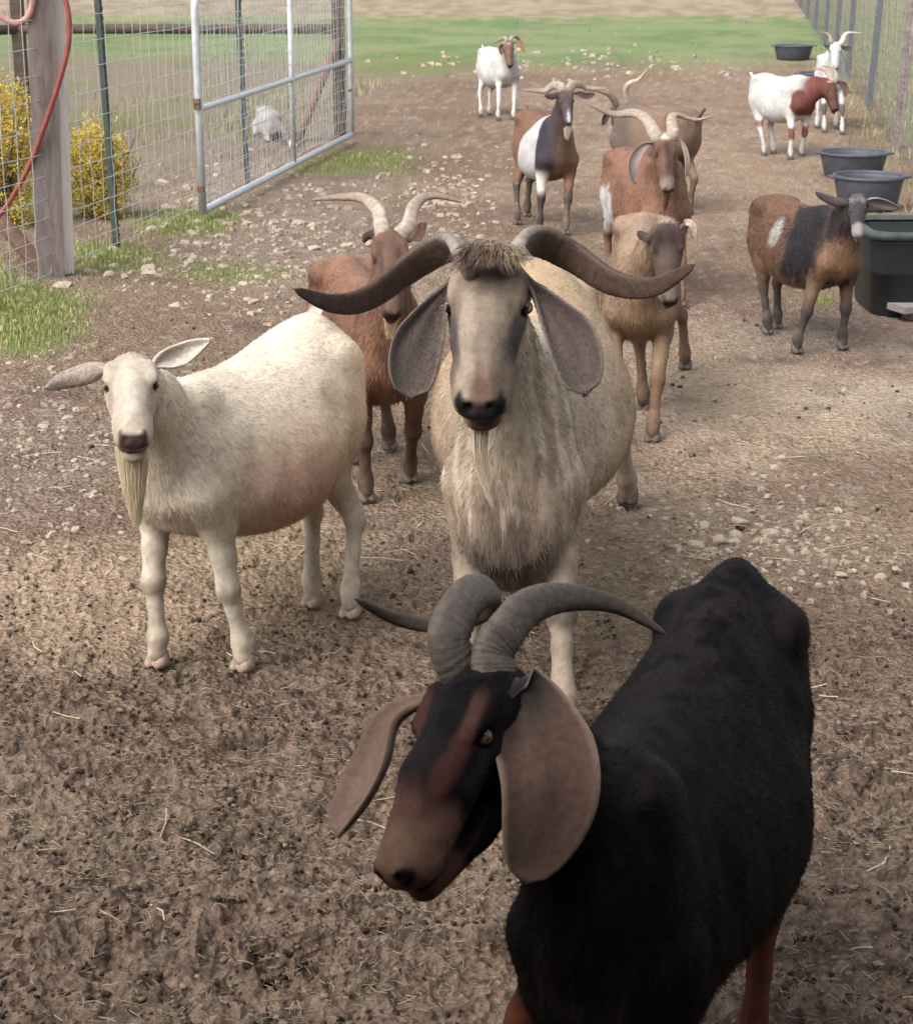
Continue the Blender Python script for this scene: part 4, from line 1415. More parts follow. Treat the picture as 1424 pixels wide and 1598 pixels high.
def area_points(n, Ya, Yb, seed, clus=3.0, thr=.45, zone=None):
    rg = np.random.default_rng(seed)
    py = rg.uniform(0, 1, n)
    pa = PCY - FPX * math.tan(PITCH - math.atan2(CAM_H, Ya)); pb = PCY - FPX * math.tan(PITCH - math.atan2(CAM_H, Yb))
    Yv = rg.uniform(Ya, Yb, n * 2); x = rg.uniform(-.29, .29, n * 2) * (Yv + .3)
    p = np.stack([x, Yv], 1)
    k = vnoise(p, clus, seed, 3) > thr
    p = p[k][:n]
    return np.c_[p, soil_height(p)]
P = area_points(6500, 2.6, 5.4, 31, 8.0, .46)
P = P[rng.random(len(P)) < sstep(5.5, 4.0, P[:, 1])]
v, q, c = crumbs(P - np.array([0, 0, .0012]), .0066, ((.024, .017, .013), (.080, .056, .042)), 5, .75, 1.5)
me_ = mesh_arrays('droppings', v, q); set_color(me_, c); o = link('droppings', me_, M_BIT); o['kind'] = 'stuff'
P = area_points(2600, 2.6, 7.0, 33, 3.0, .40)
v, q, c = crumbs(P, .0095, ((.13, .095, .07), (.22, .17, .125)), 6, .45, 1.5)
me_ = mesh_arrays('soil_clods', v, q); set_color(me_, c); o = link('soil_clods', me_, M_BIT); o['kind'] = 'stuff'
P = area_points(350, 4.5, 9.0, 39, 3.0, .50)
v, q, c = crumbs(P, .011, ((.040, .03, .024), (.09, .065, .05)), 15, .7, 1.3)
me_ = mesh_arrays('droppings', v, q); set_color(me_, c); o = link('droppings', me_, M_BIT); o['kind'] = 'stuff'
# straw
def straws(P, L, r, cols, seed):
    rg = np.random.default_rng(seed)
    n = len(P)
    az = rg.uniform(0, 2 * np.pi, n); el = rg.normal(.05, .16, n)
    d = np.stack([np.cos(az) * np.cos(el), np.sin(az) * np.cos(el), np.sin(el)], 1)
    s = np.stack([-np.sin(az), np.cos(az), 0 * az], 1); u = np.cross(d, s)
    Ls = (L * rg.uniform(.4, 1.5, n))[:, None]
    bend = s * Ls * rg.normal(0, .10, (n, 1))
    V = []
    for t in (-.5, 0, .5):
        c = P + d * Ls * t + bend * (0.25 - t * t) * 4 + np.array([0, 0, .006])
        for a in (0, 2.09, 4.19):
            V.append(c + (s * math.cos(a) + u * math.sin(a)) * r)
    V = np.stack(V, 1).reshape(-1, 3)
    q0 = np.array([(i * 3 + k, i * 3 + (k + 1) % 3, (i + 1) * 3 + (k + 1) % 3, (i + 1) * 3 + k) for i in (0, 1) for k in range(3)])
    q = (np.arange(n)[:, None, None] * 9 + q0[None]).reshape(-1, 4)
    m_ = rg.random((n, 1))
    c = np.asarray(cols[0]) * (1 - m_) + np.asarray(cols[1]) * m_
    return V, q, np.repeat(c, 9, 0)
P = np.vstack([area_points(1500, 2.6, 5.2, 51, 3.0, .47), area_points(2600, 4.6, 9.0, 52, 1.5, .45)])
v, q, c = straws(P, .028, .0007, ((.22, .165, .105), (.50, .41, .28)), 7)
me_ = mesh_arrays('straw', v, q); set_color(me_, c); o = link('straw', me_, M_BIT); o['kind'] = 'stuff'
P = area_points(9000, 2.6, 5.0, 57, 4.0, .42)
v, q, c = straws(P - np.array([0, 0, .003]), .020, .0006, ((.24, .18, .12), (.48, .39, .28)), 17)
me_ = mesh_arrays('straw', v, q); set_color(me_, c); o = link('straw', me_, M_BIT); o['kind'] = 'stuff'
P = area_points(160, 3.0, 7.5, 55, 2.0, .42)
v, q, c = straws(P, .10, .0018, ((.40, .31, .2), (.62, .53, .38)), 8)
me_ = mesh_arrays('straw', v, q); set_color(me_, c); o = link('straw', me_, M_BIT); o['kind'] = 'stuff'

# ------------------------------------------------------------------ stones
M_STONE = tinted('limestone', .85, .2, 16, .3, .5, .01)
def stone_mesh(seed):
    rg = np.random.default_rng(seed)
    bm = bmesh.new()
    bmesh.ops.create_icosphere(bm, subdivisions=2, radius=.5)
    sq = np.array([1, rg.uniform(.6, .95), rg.uniform(.38, .62)])
    pl = [(unit(rg.normal(0, 1, 3)), rg.uniform(.26, .42)) for _ in range(9)]
    V = np.array([v.co[:] for v in bm.verts])
    for n_, d_ in pl:                                            # chop flat faces
        e = V @ n_ - d_
        V = V - np.maximum(e, 0)[:, None] * n_
    V = V * sq + (vnoise(V, 5.0, seed, 2)[:, None] - .5) * .08
    F = np.array([[v.index for v in f.verts] for f in bm.faces])
    bm.free()
    V[:, 2] -= V[:, 2].min() * .55
    me_ = mesh_arrays('stone', V, F, False)
    c = mix((.43, .36, .285), (.33, .265, .20), vnoise(V, 3.0, seed + 2, 2))
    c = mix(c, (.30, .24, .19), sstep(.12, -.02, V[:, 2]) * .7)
    set_color(me_, c)
    me_.materials.append(M_STONE)
    return me_
stones = [stone_mesh(s) for s in range(12)]
rg = np.random.default_rng(5)
GOATS = [(-.33, 4.7), (.2, 4.9), (.35, 2.7), (-.3, 6.2), (.73, 7.2)]
def stone_field(n, cx, cy, rx, ry, smin, smax, label, group):
    k = 0
    while k < n:
        u, v = rg.normal(0, .5, 2)
        if max(abs(u), abs(v)) > 1.1:
            continue
        p = G(cx + rx * u, cy + ry * v)
        if any((p[0] - a) ** 2 + (p[1] - b) ** 2 < .08 for a, b in GOATS):
            continue
        z = p[1] * math.cos(PITCH) + CAM_H * math.sin(PITCH)
        s = (smin + (smax - smin) * rg.random() ** 2.2) * z / FPX
        p[2] = hz(p[0], p[1])[0] - s * .09
        o = link('stone', stones[int(rg.integers(12))], None, None, p)
        o.rotation_euler = (rg.normal(0, .25), rg.normal(0, .25), rg.uniform(0, 6.28))
        o.scale = (s, s * rg.uniform(.8, 1.1), s * rg.uniform(.7, 1.1))
        tag(o, label, 'stone', group)
        k += 1
SF = [(105, 410, 370, 190, 110, 11, 30, 'pale limestone rock on the bare soil before the open gate', 'rocks strewn between the gate and the red goat'),
      (16, 185, 420, 90, 45, 14, 40, 'pale limestone rock near the foot of the grey wooden post', 'rocks by the grey wooden post'),
      (40, 1180, 850, 230, 100, 12, 44, 'pale limestone rock on the straw coloured soil behind the black goat', 'rocks behind the black goat'),
      (24, 80, 720, 120, 200, 10, 30, 'pale rock on the soil beside the cream goat', 'rocks beside the cream goat'),
      (40, 690, 290, 80, 70, 8, 18, 'small pale rock between the red goat and the three coloured goat', 'rocks between the red and the three coloured goat'),
      (22, 900, 95, 260, 22, 6, 12, 'small pale rock at the edge of the far grass', 'rocks at the edge of the grass'),
      (14, 1180, 650, 160, 100, 10, 28, 'brownish rock on the open sandy soil below the trough', 'rocks on the sandy soil')]
for a in SF:
    stone_field(*a)
# finer grit
Ps = []
for (n, cx, cy, rx, ry) in ((520, 400, 370, 210, 120), (420, 1180, 850, 240, 110), (200, 690, 300, 110, 80), (260, 90, 700, 140, 220), (90, 900, 100, 280, 26)):
    Ps.append(scatter_px(n, cx, cy, rx, ry, rg))
P = np.vstack(Ps); P[:, 2] = hz(P[:, 0], P[:, 1])
v, q, c = crumbs(P, .0022 * (P[:, 1] + 1), ((.28, .22, .17), (.41, .34, .275)), 16, .5, 1.5)
me_ = mesh_arrays('gravel', v, q, False); set_color(me_, c); o = link('gravel', me_, M_BIT); o['kind'] = 'stuff'
# ------------------------------------------------------------------ the herd
def solid(c, n):
    return np.tile(np.asarray(c, float), (n, 1))

def blob(x, y, cx, cy, rx, ry, soft=.35, warp=0.0):
    d = np.sqrt(((x - cx) / rx) ** 2 + ((y - cy) / ry) ** 2) + warp
    return sstep(1 + soft, 1 - soft, d)

def muzzle(I, C, col, start=.93, top=True):
    """dark bare skin round the nostrils and the lips"""
    y, z = np.abs(I['hy']), I['hz']
    pad = sstep(start, start + .05, I['hx']) * sstep(-.275, -.24, z) * sstep(.105, .08, y) * sstep(-.115, -.14, z - .25 * np.maximum(y - .03, 0))
    lips = sstep(.74, .86, I['hx']) * sstep(.020, .008, np.abs(z + .302))
    m = I['head'] * np.maximum(pad, lips * .8)
    return mix(C, col, m)

def nostrils(I, C, col):
    d = np.sqrt(((I['hx'] - 1.01) / .085) ** 2 + ((np.abs(I['hy']) - .066) / .042) ** 2 + ((I['hz'] + .168) / .048) ** 2)
    return mix(C, col, I['head'] * sstep(1.15, .75, d))

def around_eyes(I, C, col, r=.085):
    d = np.sqrt((I['hx'] - .335) ** 2 + (np.abs(I['hy']) - .18) ** 2 + (I['hz'] + .125) ** 2)
    return mix(C, col, I['head'] * sstep(r, r * .55, d))

# ---- black doe in front
def coat_black(I):
    n = len(I['t'])
    C = solid((.0026, .0023, .0034), n)
    C = mix(C, (.012, .0075, .0075), sstep(.50, .72, I['st']) * .6 * sstep(.45, .7, I['z']))
    C = mix(C, (.016, .012, .012), sstep(.86, .98, I['z']) * sstep(.3, .6, I['n2']) * .6)
    C = mix(C, (.11, .035, .018), I['legs'] * sstep(.50, .40, I['z']))
    h = I['head']; x, y, z = I['hx'], np.abs(I['hy']), I['hz']
    w = (I['n2'] - .5) * .12
    brown = (.085, .042, .032)
    st = sstep(.58, .74, x + w - .35 * (z + .1) * 0) * sstep(-.30, -.24, z + .05 * (x - .6))
    C = mix(C, brown, h * st)
    stripe = sstep(.05, .02, np.abs(y - .135 + .06 * (x - .3))) * sstep(.12, .25, x) * sstep(-.14, -.08, z)
    C = mix(C, (.058, .025, .021), h * stripe)
    C = mix(C, (.115, .068, .048), h * sstep(.74, .86, x + w))
    C = mix(C, (.09, .04, .034), h * sstep(.75, .85, x) * sstep(-.24, -.30, z))
    C = mix(C, (.10, .05, .035), h * sstep(.02, -.02, np.abs(z + .40)) * .5)
    C = nostrils(I, C, (.006, .005, .006))
    C = mix(C, (.03, .016, .014), I['head'] * sstep(.74, .86, I['hx']) * sstep(.018, .008, np.abs(I['hz'] + .302)))
    return C

Yb = 2.2
hb = dict(amp=.06, keel=.14, col=((.092, .075, .064), (.055, .04, .031)), rings=15, n=170, sides=22)
goat('goat', 'black goat with long brown ears and back curled horns, in front of the tan buck', (.535, 3.10), (.175, 2.17), .745,
     [(.245, 2.20), (.02, 2.32), G(1168, 1690)[:2], (.27, 3.02)],
     W(735, 1024, 2.25), W(576, 1330, 2.04), coat_black, black=True, voxel=.0066, jaw=1.45, etop=1.85, earfur=0, hw=1.12, belly=.98, eye_col=(.10, .06, .03), roman=.06,
     fur=90000, fur_len=.014, fur_rad=.0006, tail=-.12, pear=.34, roll=.30,
     trunk=[(0.00, .86, .72, .045), (0.06, .98, .60, .115), (0.15, 1.065, .54, .165), (0.26, 1.04, .47, .205),
            (0.45, .965, .40, .265), (0.60, .95, .38, .255), (0.74, .97, .38, .21), (0.86, .985, .37, .18), (0.94, .93, .38, .15), (1.00, .80, .47, .08)],
     horns=[dict(pts=[W(765, 1020, 2.26), W(785, 985, 2.28), W(822, 945, 2.33), W(880, 930, 2.40), W(960, 943, 2.47), W(1040, 990, 2.50)], r0=.034, flat=.62, up=(0, .5, .8), **hb),
            dict(pts=[W(697, 1010, 2.26), W(705, 965, 2.29), W(733, 925, 2.35), W(762, 922, 2.44), W(752, 950, 2.52), W(690, 972, 2.56), W(620, 965, 2.55), W(552, 934, 2.50)], r0=.034, flat=.62, up=(0, .4, .9), **hb)],
     ears=[dict(pts=[W(815, 1065, 2.24), W(842, 1150, 2.19), W(856, 1240, 2.15), W(818, 1380, 2.13)], wide=(1, .10, .0), width=.135, cup=.16, wmax=.5, blunt=.55, col=(.078, .047, .036), rim=(.20, .145, .11), wave=.05, col_top=(.012, .010, .011), thick=.006),
           dict(pts=[W(622, 1120, 2.28), W(596, 1190, 2.25), W(566, 1250, 2.21), W(526, 1306, 2.17)], wide=(.55, -.8, .25), width=.10, cup=.45, wmax=.6, blunt=.5, col=(.125, .08, .06), thick=.007)])

# ---- big buck in the middle
def coat_buck(I):
    n = len(I['t'])
    C = solid((.39, .305, .228), n)
    C = mix(C, (.49, .395, .295), sstep(.45, .7, I['n']))
    C = mix(C, (.36, .245, .14), sstep(.75, .35, I['t']) * .7)
    C = mix(C, (.25, .195, .155), sstep(.62, .45, I['z']) * sstep(.85, .97, I['t']) * .8)
    C = mix(C, (.05, .036, .036), blob(I['y'], I['z'], 0, .45, .10, .12, .7, (I['n2'] - .5) * .8) * sstep(.82, .9, I['t']) * .9)
    C = mix(C, (.50, .42, .32), sstep(.45, .68, I['st']) * sstep(.78, .9, I['t']) * sstep(.45, .6, I['z']) * .85)
    C = mix(C, (.19, .145, .11), sstep(.55, .35, I['st']) * sstep(.8, .9, I['t']) * .5)
    C = mix(C, (.33, .265, .20), I['legs'] * sstep(.45, .3, I['z']))
    for l in I['leg'][:2]:
        C = mix(C, (.07, .055, .05), l * sstep(.05, .02, np.abs(I['z'] - .30)) * .7)
    h = I['head']; x, y, z = I['hx'], np.abs(I['hy']), I['hz']
    C = mix(C, (.175, .132, .098), h)
    stk = vnoise(np.stack([I['hy'] * 15, x * 2.2, z * 3], -1), 1.0, 19, 3)
    C = mix(C, (.34, .275, .21), h * sstep(.5, .66, stk) * .85)
    C = mix(C, (.085, .06, .047), h * sstep(.5, .34, stk) * .8)
    C = mix(C, (.30, .245, .185), h * sstep(.11, .04, y) * sstep(.12, .3, x) * sstep(.95, .6, x) * .55)
    C = mix(C, (.085, .06, .05), h * blob(I['hy'], x, .05, .10, .10, .12, .5, (I['n2'] - .5)) * sstep(-.15, -.02, z))
    C = mix(C, (.33, .21, .12), h * blob(I['hy'], x, -.10, .06, .08, .12, .5, (I['n2'] - .5)) * sstep(-.15, -.02, z) * .8)
    C = mix(C, (.12, .055, .04), h * sstep(.075, .02, y) * sstep(.76, .97, x) * sstep(-.16, -.08, z) * .8)
    C = mix(C, (.05, .042, .045), h * sstep(.035, .01, np.abs(y - .155 + .13 * (x - .35))) * sstep(.38, .5, x) * sstep(.85, .6, x) * .8)
    C = mix(C, (.16, .12, .10), h * sstep(-.36, -.45, z) * .6)
    C = mix(C, (.10, .055, .05), h * sstep(.80, .92, x) * sstep(-.24, -.29, z) * sstep(.07, .03, y))
    C = around_eyes(I, C, (.05, .035, .03), .075)
    C = nostrils(I, muzzle(I, C, (.030, .022, .022), .91), (.006, .005, .005))
    return C
hk = dict(amp=.05, tip=.05, keel=.16, ramp=(.05, .42), col=((.27, .235, .20), (.062, .038, .028)), rings=15, n=170, sides=24)
goat('goat', 'big tan buck with wide sweeping horns and long grey ears, facing the camera', (.28, 5.55), (.122, 4.06), .90,
     [G(876, 1150)[:2], G(728, 1154)[:2], G(978, 786)[:2], G(748, 812)[:2]],
     W(764, 388, 4.09), W(746, 602, 3.78), coat_buck, voxel=.0072, hw=1.42, belly=1.18, roll=0.0, roman=.14, eye_col=(.33, .24, .07), eye_face=.25,
     trunk=[(0.00, .83, .70, .045), (0.06, .95, .58, .115), (0.16, 1.01, .52, .165), (0.28, 1.0, .45, .215), (0.42, .97, .385, .26), (0.56, .96, .37, .235),
            (0.70, .97, .39, .175), (0.84, .99, .36, .150), (0.93, .91, .295, .145), (1.00, .78, .42, .09)],
     fur=110000, fur_len=.015, fur_rad=.0008, tail=.0, neck=1.02, jaw=.95, earfur=5000,
     horns=[dict(pts=[W(727, 405, 4.04), W(714, 384, 4.08), W(690, 384, 4.13), W(642, 413, 4.14), W(575, 462, 4.06), W(520, 472, 3.97), W(458, 451, 3.88)], r0=.050, flat=.38, sq=.62, up=(-.25, -.35, 1), power=.58, **hk),
            dict(pts=[W(800, 397, 4.04), W(815, 377, 4.08), W(845, 374, 4.13), W(895, 399, 4.14), W(955, 438, 4.07), W(1018, 446, 3.99), W(1085, 412, 3.90)], r0=.050, flat=.38, sq=.62, up=(.25, -.35, 1), power=.58, **hk)],
     ears=[dict(pts=[W(680, 478, 4.03), W(660, 520, 3.98), W(643, 565, 3.93), W(638, 622, 3.88)], wide=(1, .30, .10), width=.140, cup=.5, wmax=.72, blunt=.36, col=(.070, .052, .045), rim=(.14, .11, .095), wave=.10, thick=.008),
           dict(pts=[W(846, 468, 4.03), W(878, 515, 3.98), W(900, 560, 3.93), W(912, 616, 3.88)], wide=(1, -.30, -.22), width=.140, cup=.5, wmax=.68, blunt=.36, col=(.070, .052, .045), rim=(.14, .11, .095), wave=.10, thick=.008)],
     beard=[dict(root=W(750, 662, 3.90), tip=W(768, 790, 3.88), w=.024, n=260, spread=.25, col=(.55, .46, .35), rad=.0009, bow=(-.012, 0, 0)),
            dict(root=W(742, 392, 4.02), tip=W(722, 418, 3.95), w=.034, n=260, spread=1.5, col=(.13, .085, .07), rad=.0008, bow=(0, -.03, .015), name='forelock'),
            dict(root=W(765, 390, 4.02), tip=W(752, 410, 3.95), w=.034, n=240, spread=1.5, col=(.24, .175, .125), rad=.0008, bow=(0, -.03, .015), name='forelock'),
            dict(root=W(786, 392, 4.02), tip=W(806, 414, 3.96), w=.034, n=260, spread=1.5, col=(.30, .245, .17), rad=.0008, bow=(0, -.03, .015), name='forelock')])

# ---- cream doe on the left
def coat_cream(I):
    n = len(I['t'])
    C = solid((.60, .525, .42), n)
    C = mix(C, (.53, .44, .345), sstep(.45, .7, I['n']) * .6)
    C = mix(C, (.46, .30, .235), blob(I['t'], I['z'], .60, .56, .20, .18, .7, (I['n'] - .5) * .9) * .85)
    C = mix(C, (.52, .36, .28), blob(I['t'], I['z'], .45, .44, .22, .08, .7) * .5)
    C = mix(C, (.66, .58, .47), np.maximum(I['neck'], sstep(.86, .95, I['t'])) * .7)
    for l in I['leg'][:2]:
        C = mix(C, (.36, .28, .22), l * sstep(.05, .0, np.abs(I['z'] - .285)) * sstep(.35, .6, I['n2'] + .15) * .8)
    C = mix(C, (.55, .44, .36), I['legs'] * sstep(.10, .03, I['z']) * .6)
    h = I['head']; x, y, z = I['hx'], np.abs(I['hy']), I['hz']
    C = mix(C, (.47, .40, .32), h)
    C = mix(C, (.30, .27, .23), h * sstep(.30, .05, x) * sstep(-.12, -.02, z) * sstep(.35, .6, I['n2'] + .12) * .8)
    C = mix(C, (.53, .465, .385), h * sstep(.07, .02, y) * sstep(.25, .4, x) * sstep(.9, .7, x))
    C = mix(C, (.26, .19, .15), h * sstep(.03, .005, np.abs(y - .15 + .13 * (x - .35))) * sstep(.36, .42, x) * sstep(.72, .5, x) * .6)
    C = around_eyes(I, C, (.14, .085, .07), .07)
    C = muzzle(I, C, (.085, .048, .042), .92)
    return C
goat('goat', 'cream white hornless goat with a long yellowish beard and ears held out sideways', (-.325, 5.08), (-.735, 4.30), .775,
     [G(378, 1046)[:2], G(245, 1040)[:2], G(546, 963)[:2], G(487, 946)[:2]],
     W(202, 546, 4.12), W(206, 655, 3.85), coat_cream, voxel=.0068, earfur=3000, hw=1.18, belly=1.12, bend=-.015, eye_col=(.30, .20, .08), hoof_mat=M_HOOFP, legk=.94,
     trunk=[(0.00, .88, .72, .045), (0.06, .99, .58, .115), (0.16, 1.055, .52, .165), (0.28, 1.035, .45, .205),
            (0.45, .975, .375, .25), (0.60, .955, .375, .245), (0.74, .965, .41, .20), (0.86, .97, .45, .165), (0.94, .92, .49, .13), (1.00, .80, .58, .06)],
     fur=90000, fur_len=.013, fur_rad=.0008, tail=.0, neck=.98,
     ears=[dict(pts=[W(152, 576, 4.12), W(112, 590, 4.13), W(70, 607, 4.10)], wide=(.15, .25, 1), width=.062, cup=.5, wmax=.42, blunt=.9, col=(.52, .46, .39), col_in=(.34, .28, .24), thick=.006),
           dict(pts=[W(246, 566, 4.14), W(288, 552, 4.17), W(330, 529, 4.15)], wide=(-.25, .3, 1), width=.066, cup=.5, wmax=.42, blunt=.9, col=(.56, .50, .43), col_in=(.50, .44, .38), thick=.006)],
     beard=[dict(root=W(205, 700, 3.93), tip=W(213, 822, 3.97), w=.037, n=6000, spread=.16, pw=1.5, col=(.74, .62, .45), rad=.0008)])

# ---- red doe with lyre horns behind the buck
def coat_red(I):
    n = len(I['t'])
    C = solid((.165, .085, .054), n)
    C = mix(C, (.115, .055, .035), sstep(.45, .7, I['n']))
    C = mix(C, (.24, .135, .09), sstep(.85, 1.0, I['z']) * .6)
    C = mix(C, (.66, .58, .50), blob(I['t'], I['z'], .30, .55, .13, .25, .25, (I['n'] - .5) * .8) * sstep(-.02, -.08, I['y']))
    C = mix(C, (.075, .045, .036), I['legs'] * sstep(.45, .3, I['z']) * .8)
    h = I['head']
    C = mix(C, (.14, .082, .06), h)
    C = mix(C, (.07, .04, .035), h * sstep(.04, .01, np.abs(np.abs(I['hy']) - .10)) * sstep(.1, .3, I['hx']) * .6)
    C = around_eyes(I, C, (.06, .035, .03), .08)
    return muzzle(I, C, (.03, .02, .02))
hr = dict(col=((.36, .31, .26), (.22, .16, .12)), rings=12, n=60, sides=14, flat=.7)
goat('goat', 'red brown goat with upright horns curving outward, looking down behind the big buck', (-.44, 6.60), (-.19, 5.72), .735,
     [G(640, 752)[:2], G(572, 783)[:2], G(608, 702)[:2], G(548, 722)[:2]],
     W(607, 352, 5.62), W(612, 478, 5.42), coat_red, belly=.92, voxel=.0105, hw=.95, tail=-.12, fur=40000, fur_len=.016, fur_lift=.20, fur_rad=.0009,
     horns=[dict(pts=[W(594, 352, 5.64), W(588, 328, 5.68), W(565, 310, 5.74), W(530, 308, 5.76), W(486, 312, 5.76)], r0=.028, **hr),
            dict(pts=[W(638, 352, 5.64), W(645, 325, 5.68), W(662, 308, 5.74), W(690, 307, 5.76), W(722, 316, 5.76)], r0=.028, **hr)],
     ears=[dict(pts=[W(588, 366, 5.66), W(576, 366, 5.68), W(566, 378, 5.66)], wide=(0, .4, 1), width=.035, cup=.5, col=(.05, .03, .025)),
           dict(pts=[W(644, 372, 5.66), W(656, 360, 5.68), W(664, 345, 5.68)], wide=(1, .3, .3), width=.045, cup=.5, col=(.30, .17, .13))],
     beard=dict(root=W(612, 486, 5.50), tip=W(608, 530, 5.52), w=.03, n=400, col=(.55, .42, .28), rad=.0013))

# ---- tan doe, head lowered
def coat_tan(I):
    n = len(I['t'])
    C = solid((.225, .150, .100), n)
    C = mix(C, (.165, .105, .07), sstep(.45, .7, I['n']) * .8)
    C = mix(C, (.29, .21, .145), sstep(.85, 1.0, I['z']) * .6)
    C = mix(C, (.27, .185, .11), sstep(.9, .98, I['t']) * sstep(.7, .6, I['z']) * .7)
    C = mix(C, (.16, .09, .055), I['legs'] * sstep(.42, .25, I['z']))
    C = mix(C, (.05, .035, .03), I['legs'] * sstep(.10, .05, I['z']))
    h = I['head']; x = I['hx']
    C = mix(C, (.095, .064, .053), h)
    C = mix(C, (.045, .026, .024), h * sstep(.45, .25, x) * sstep(-.35, -.15, I['hz']))
    C = mix(C, (.50, .42, .34), h * blob(I['hy'], x, 0, -.03, .16, .06, .4) * sstep(-.16, -.06, I['hz']))
    C = mix(C, (.20, .15, .13), h * sstep(.6, .8, x) * .6)
    return muzzle(I, C, (.02, .014, .014), .90)
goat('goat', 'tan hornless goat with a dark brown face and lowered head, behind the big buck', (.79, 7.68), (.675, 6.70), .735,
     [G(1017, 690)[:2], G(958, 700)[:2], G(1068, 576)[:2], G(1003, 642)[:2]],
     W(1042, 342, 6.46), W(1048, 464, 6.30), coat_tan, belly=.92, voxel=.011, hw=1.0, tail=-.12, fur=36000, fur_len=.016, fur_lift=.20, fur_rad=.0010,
     ears=[dict(pts=[W(1010, 372, 6.5), W(1003, 368, 6.52), W(994, 361, 6.53)], wide=(0, .4, 1), width=.045, cup=.5, col=(.06, .04, .035)),
           dict(pts=[W(1066, 350, 6.5), W(1078, 352, 6.5), W(1082, 372, 6.5)], wide=(.8, .3, .4), width=.038, cup=.5, col=(.42, .34, .28), col_in=(.12, .08, .07))])

# ---- red and white horned doe
def coat_redwhite(I):
    n = len(I['t'])
    C = solid((.185, .096, .064), n)
    C = mix(C, (.135, .068, .046), sstep(.45, .7, I['n']))
    C = mix(C, (.23, .13, .085), sstep(.9, 1, I['t']) * .7)
    C = mix(C, (.40, .39, .385), blob(I['t'], I['z'], .30, .50, .22, .22, .15, (I['n'] - .5) * .7) * sstep(.04, -.04, I['y'] + .02))
    h = I['head']; x = I['hx']
    C = mix(C, (.145, .082, .058), h)
    C = mix(C, (.70, .66, .60), h * blob(I['hy'], x, 0, .02, .12, .10, .3) * sstep(-.12, -.05, I['hz']))
    C = mix(C, (.05, .035, .035), h * sstep(.06, .03, np.abs(I['hy'])) * sstep(.14, .22, x) * sstep(.8, .6, x) * .75)
    C = around_eyes(I, C, (.05, .03, .03), .085)
    C = mix(C, (.33, .27, .24), h * sstep(.74, .84, x) * .6)
    return muzzle(I, C, (.03, .025, .028))
hs = dict(col=((.30, .25, .20), (.26, .19, .15)), rings=9, n=48, sides=12, flat=.65)
goat('goat', 'red and white goat with wide wavy horns and grey drooping ears', (.88, 10.05), (1.085, 9.28), .74,
     [G(1062, 478)[:2], G(1012, 476)[:2], G(1000, 432)[:2], G(950, 436)[:2]],
     W(1038, 207, 9.12), W(1046, 292, 8.98), coat_redwhite, voxel=.013, hw=1.0, tail=-.12, fur=14000, fur_len=.014, fur_lift=.20, fur_rad=.0014, belly=1.05,
     horns=[dict(pts=[W(1022, 212, 9.14), W(1008, 188, 9.2), W(988, 177, 9.25), W(955, 178, 9.25), W(912, 160, 9.22)], r0=.036, **hs),
            dict(pts=[W(1050, 208, 9.14), W(1048, 185, 9.2), W(1058, 180, 9.25), W(1085, 187, 9.25), W(1118, 180, 9.2)], r0=.034, **hs)],
     ears=[dict(pts=[W(1014, 222, 9.16), W(994, 240, 9.14), W(986, 262, 9.12), W(990, 288, 9.12)], wide=(1, .2, .4), width=.068, cup=.5, wmax=.5, col=(.20, .155, .14), rim=(.28, .22, .19)),
           dict(pts=[W(1060, 220, 9.16), W(1068, 240, 9.14), W(1070, 260, 9.12), W(1068, 280, 9.12)], wide=(.5, .8, .1), width=.05, cup=.35, wmax=.5, col=(.33, .26, .21))],
     beard=dict(root=W(1040, 305, 9.05), tip=W(1036, 330, 9.06), w=.02, n=120, col=(.12, .07, .05), rad=.0016))

# ---- three coloured doe
def coat_tri(I):
    n = len(I['t'])
    C = solid((.15, .08, .053), n)
    C = mix(C, (.40, .39, .385), sstep(.42, .47, I['t'] + (I['n'] - .5) * .22 + (.55 - I['z']) * .35) * sstep(.80, .76, I['t'] + (I['n'] - .5) * .2))
    C = mix(C, (.035, .032, .042), sstep(.77, .80, I['t'] + (I['n'] - .5) * .2) * sstep(-.02, -.07, I['y']))
    C = mix(C, (.165, .092, .055), sstep(.92, .97, I['t']) * sstep(-.07, -.03, I['y']) * sstep(.85, .75, I['z']))
    C = mix(C, (.06, .045, .04), I['legs'] * sstep(.40, .33, I['z']) * sstep(.3, .55, I['n2'] + .15))
    C = mix(C, (.60, .56, .52), I['leg'][1] * sstep(.30, .38, I['z']))
    h = I['head']; x = I['hx']
    C = mix(C, (.07, .052, .055), h)
    C = mix(C, (.55, .50, .47), h * blob(I['hy'], x, 0, .0, .10, .10, .4) * sstep(-.14, -.05, I['hz']))
    C = mix(C, (.42, .40, .40), h * sstep(.05, .02, np.abs(I['hy'])) * sstep(.55, .8, x))
    C = mix(C, (.10, .07, .06), I['neck'] * (1 - h) * .5)
    return muzzle(I, C, (.09, .08, .085), .92)
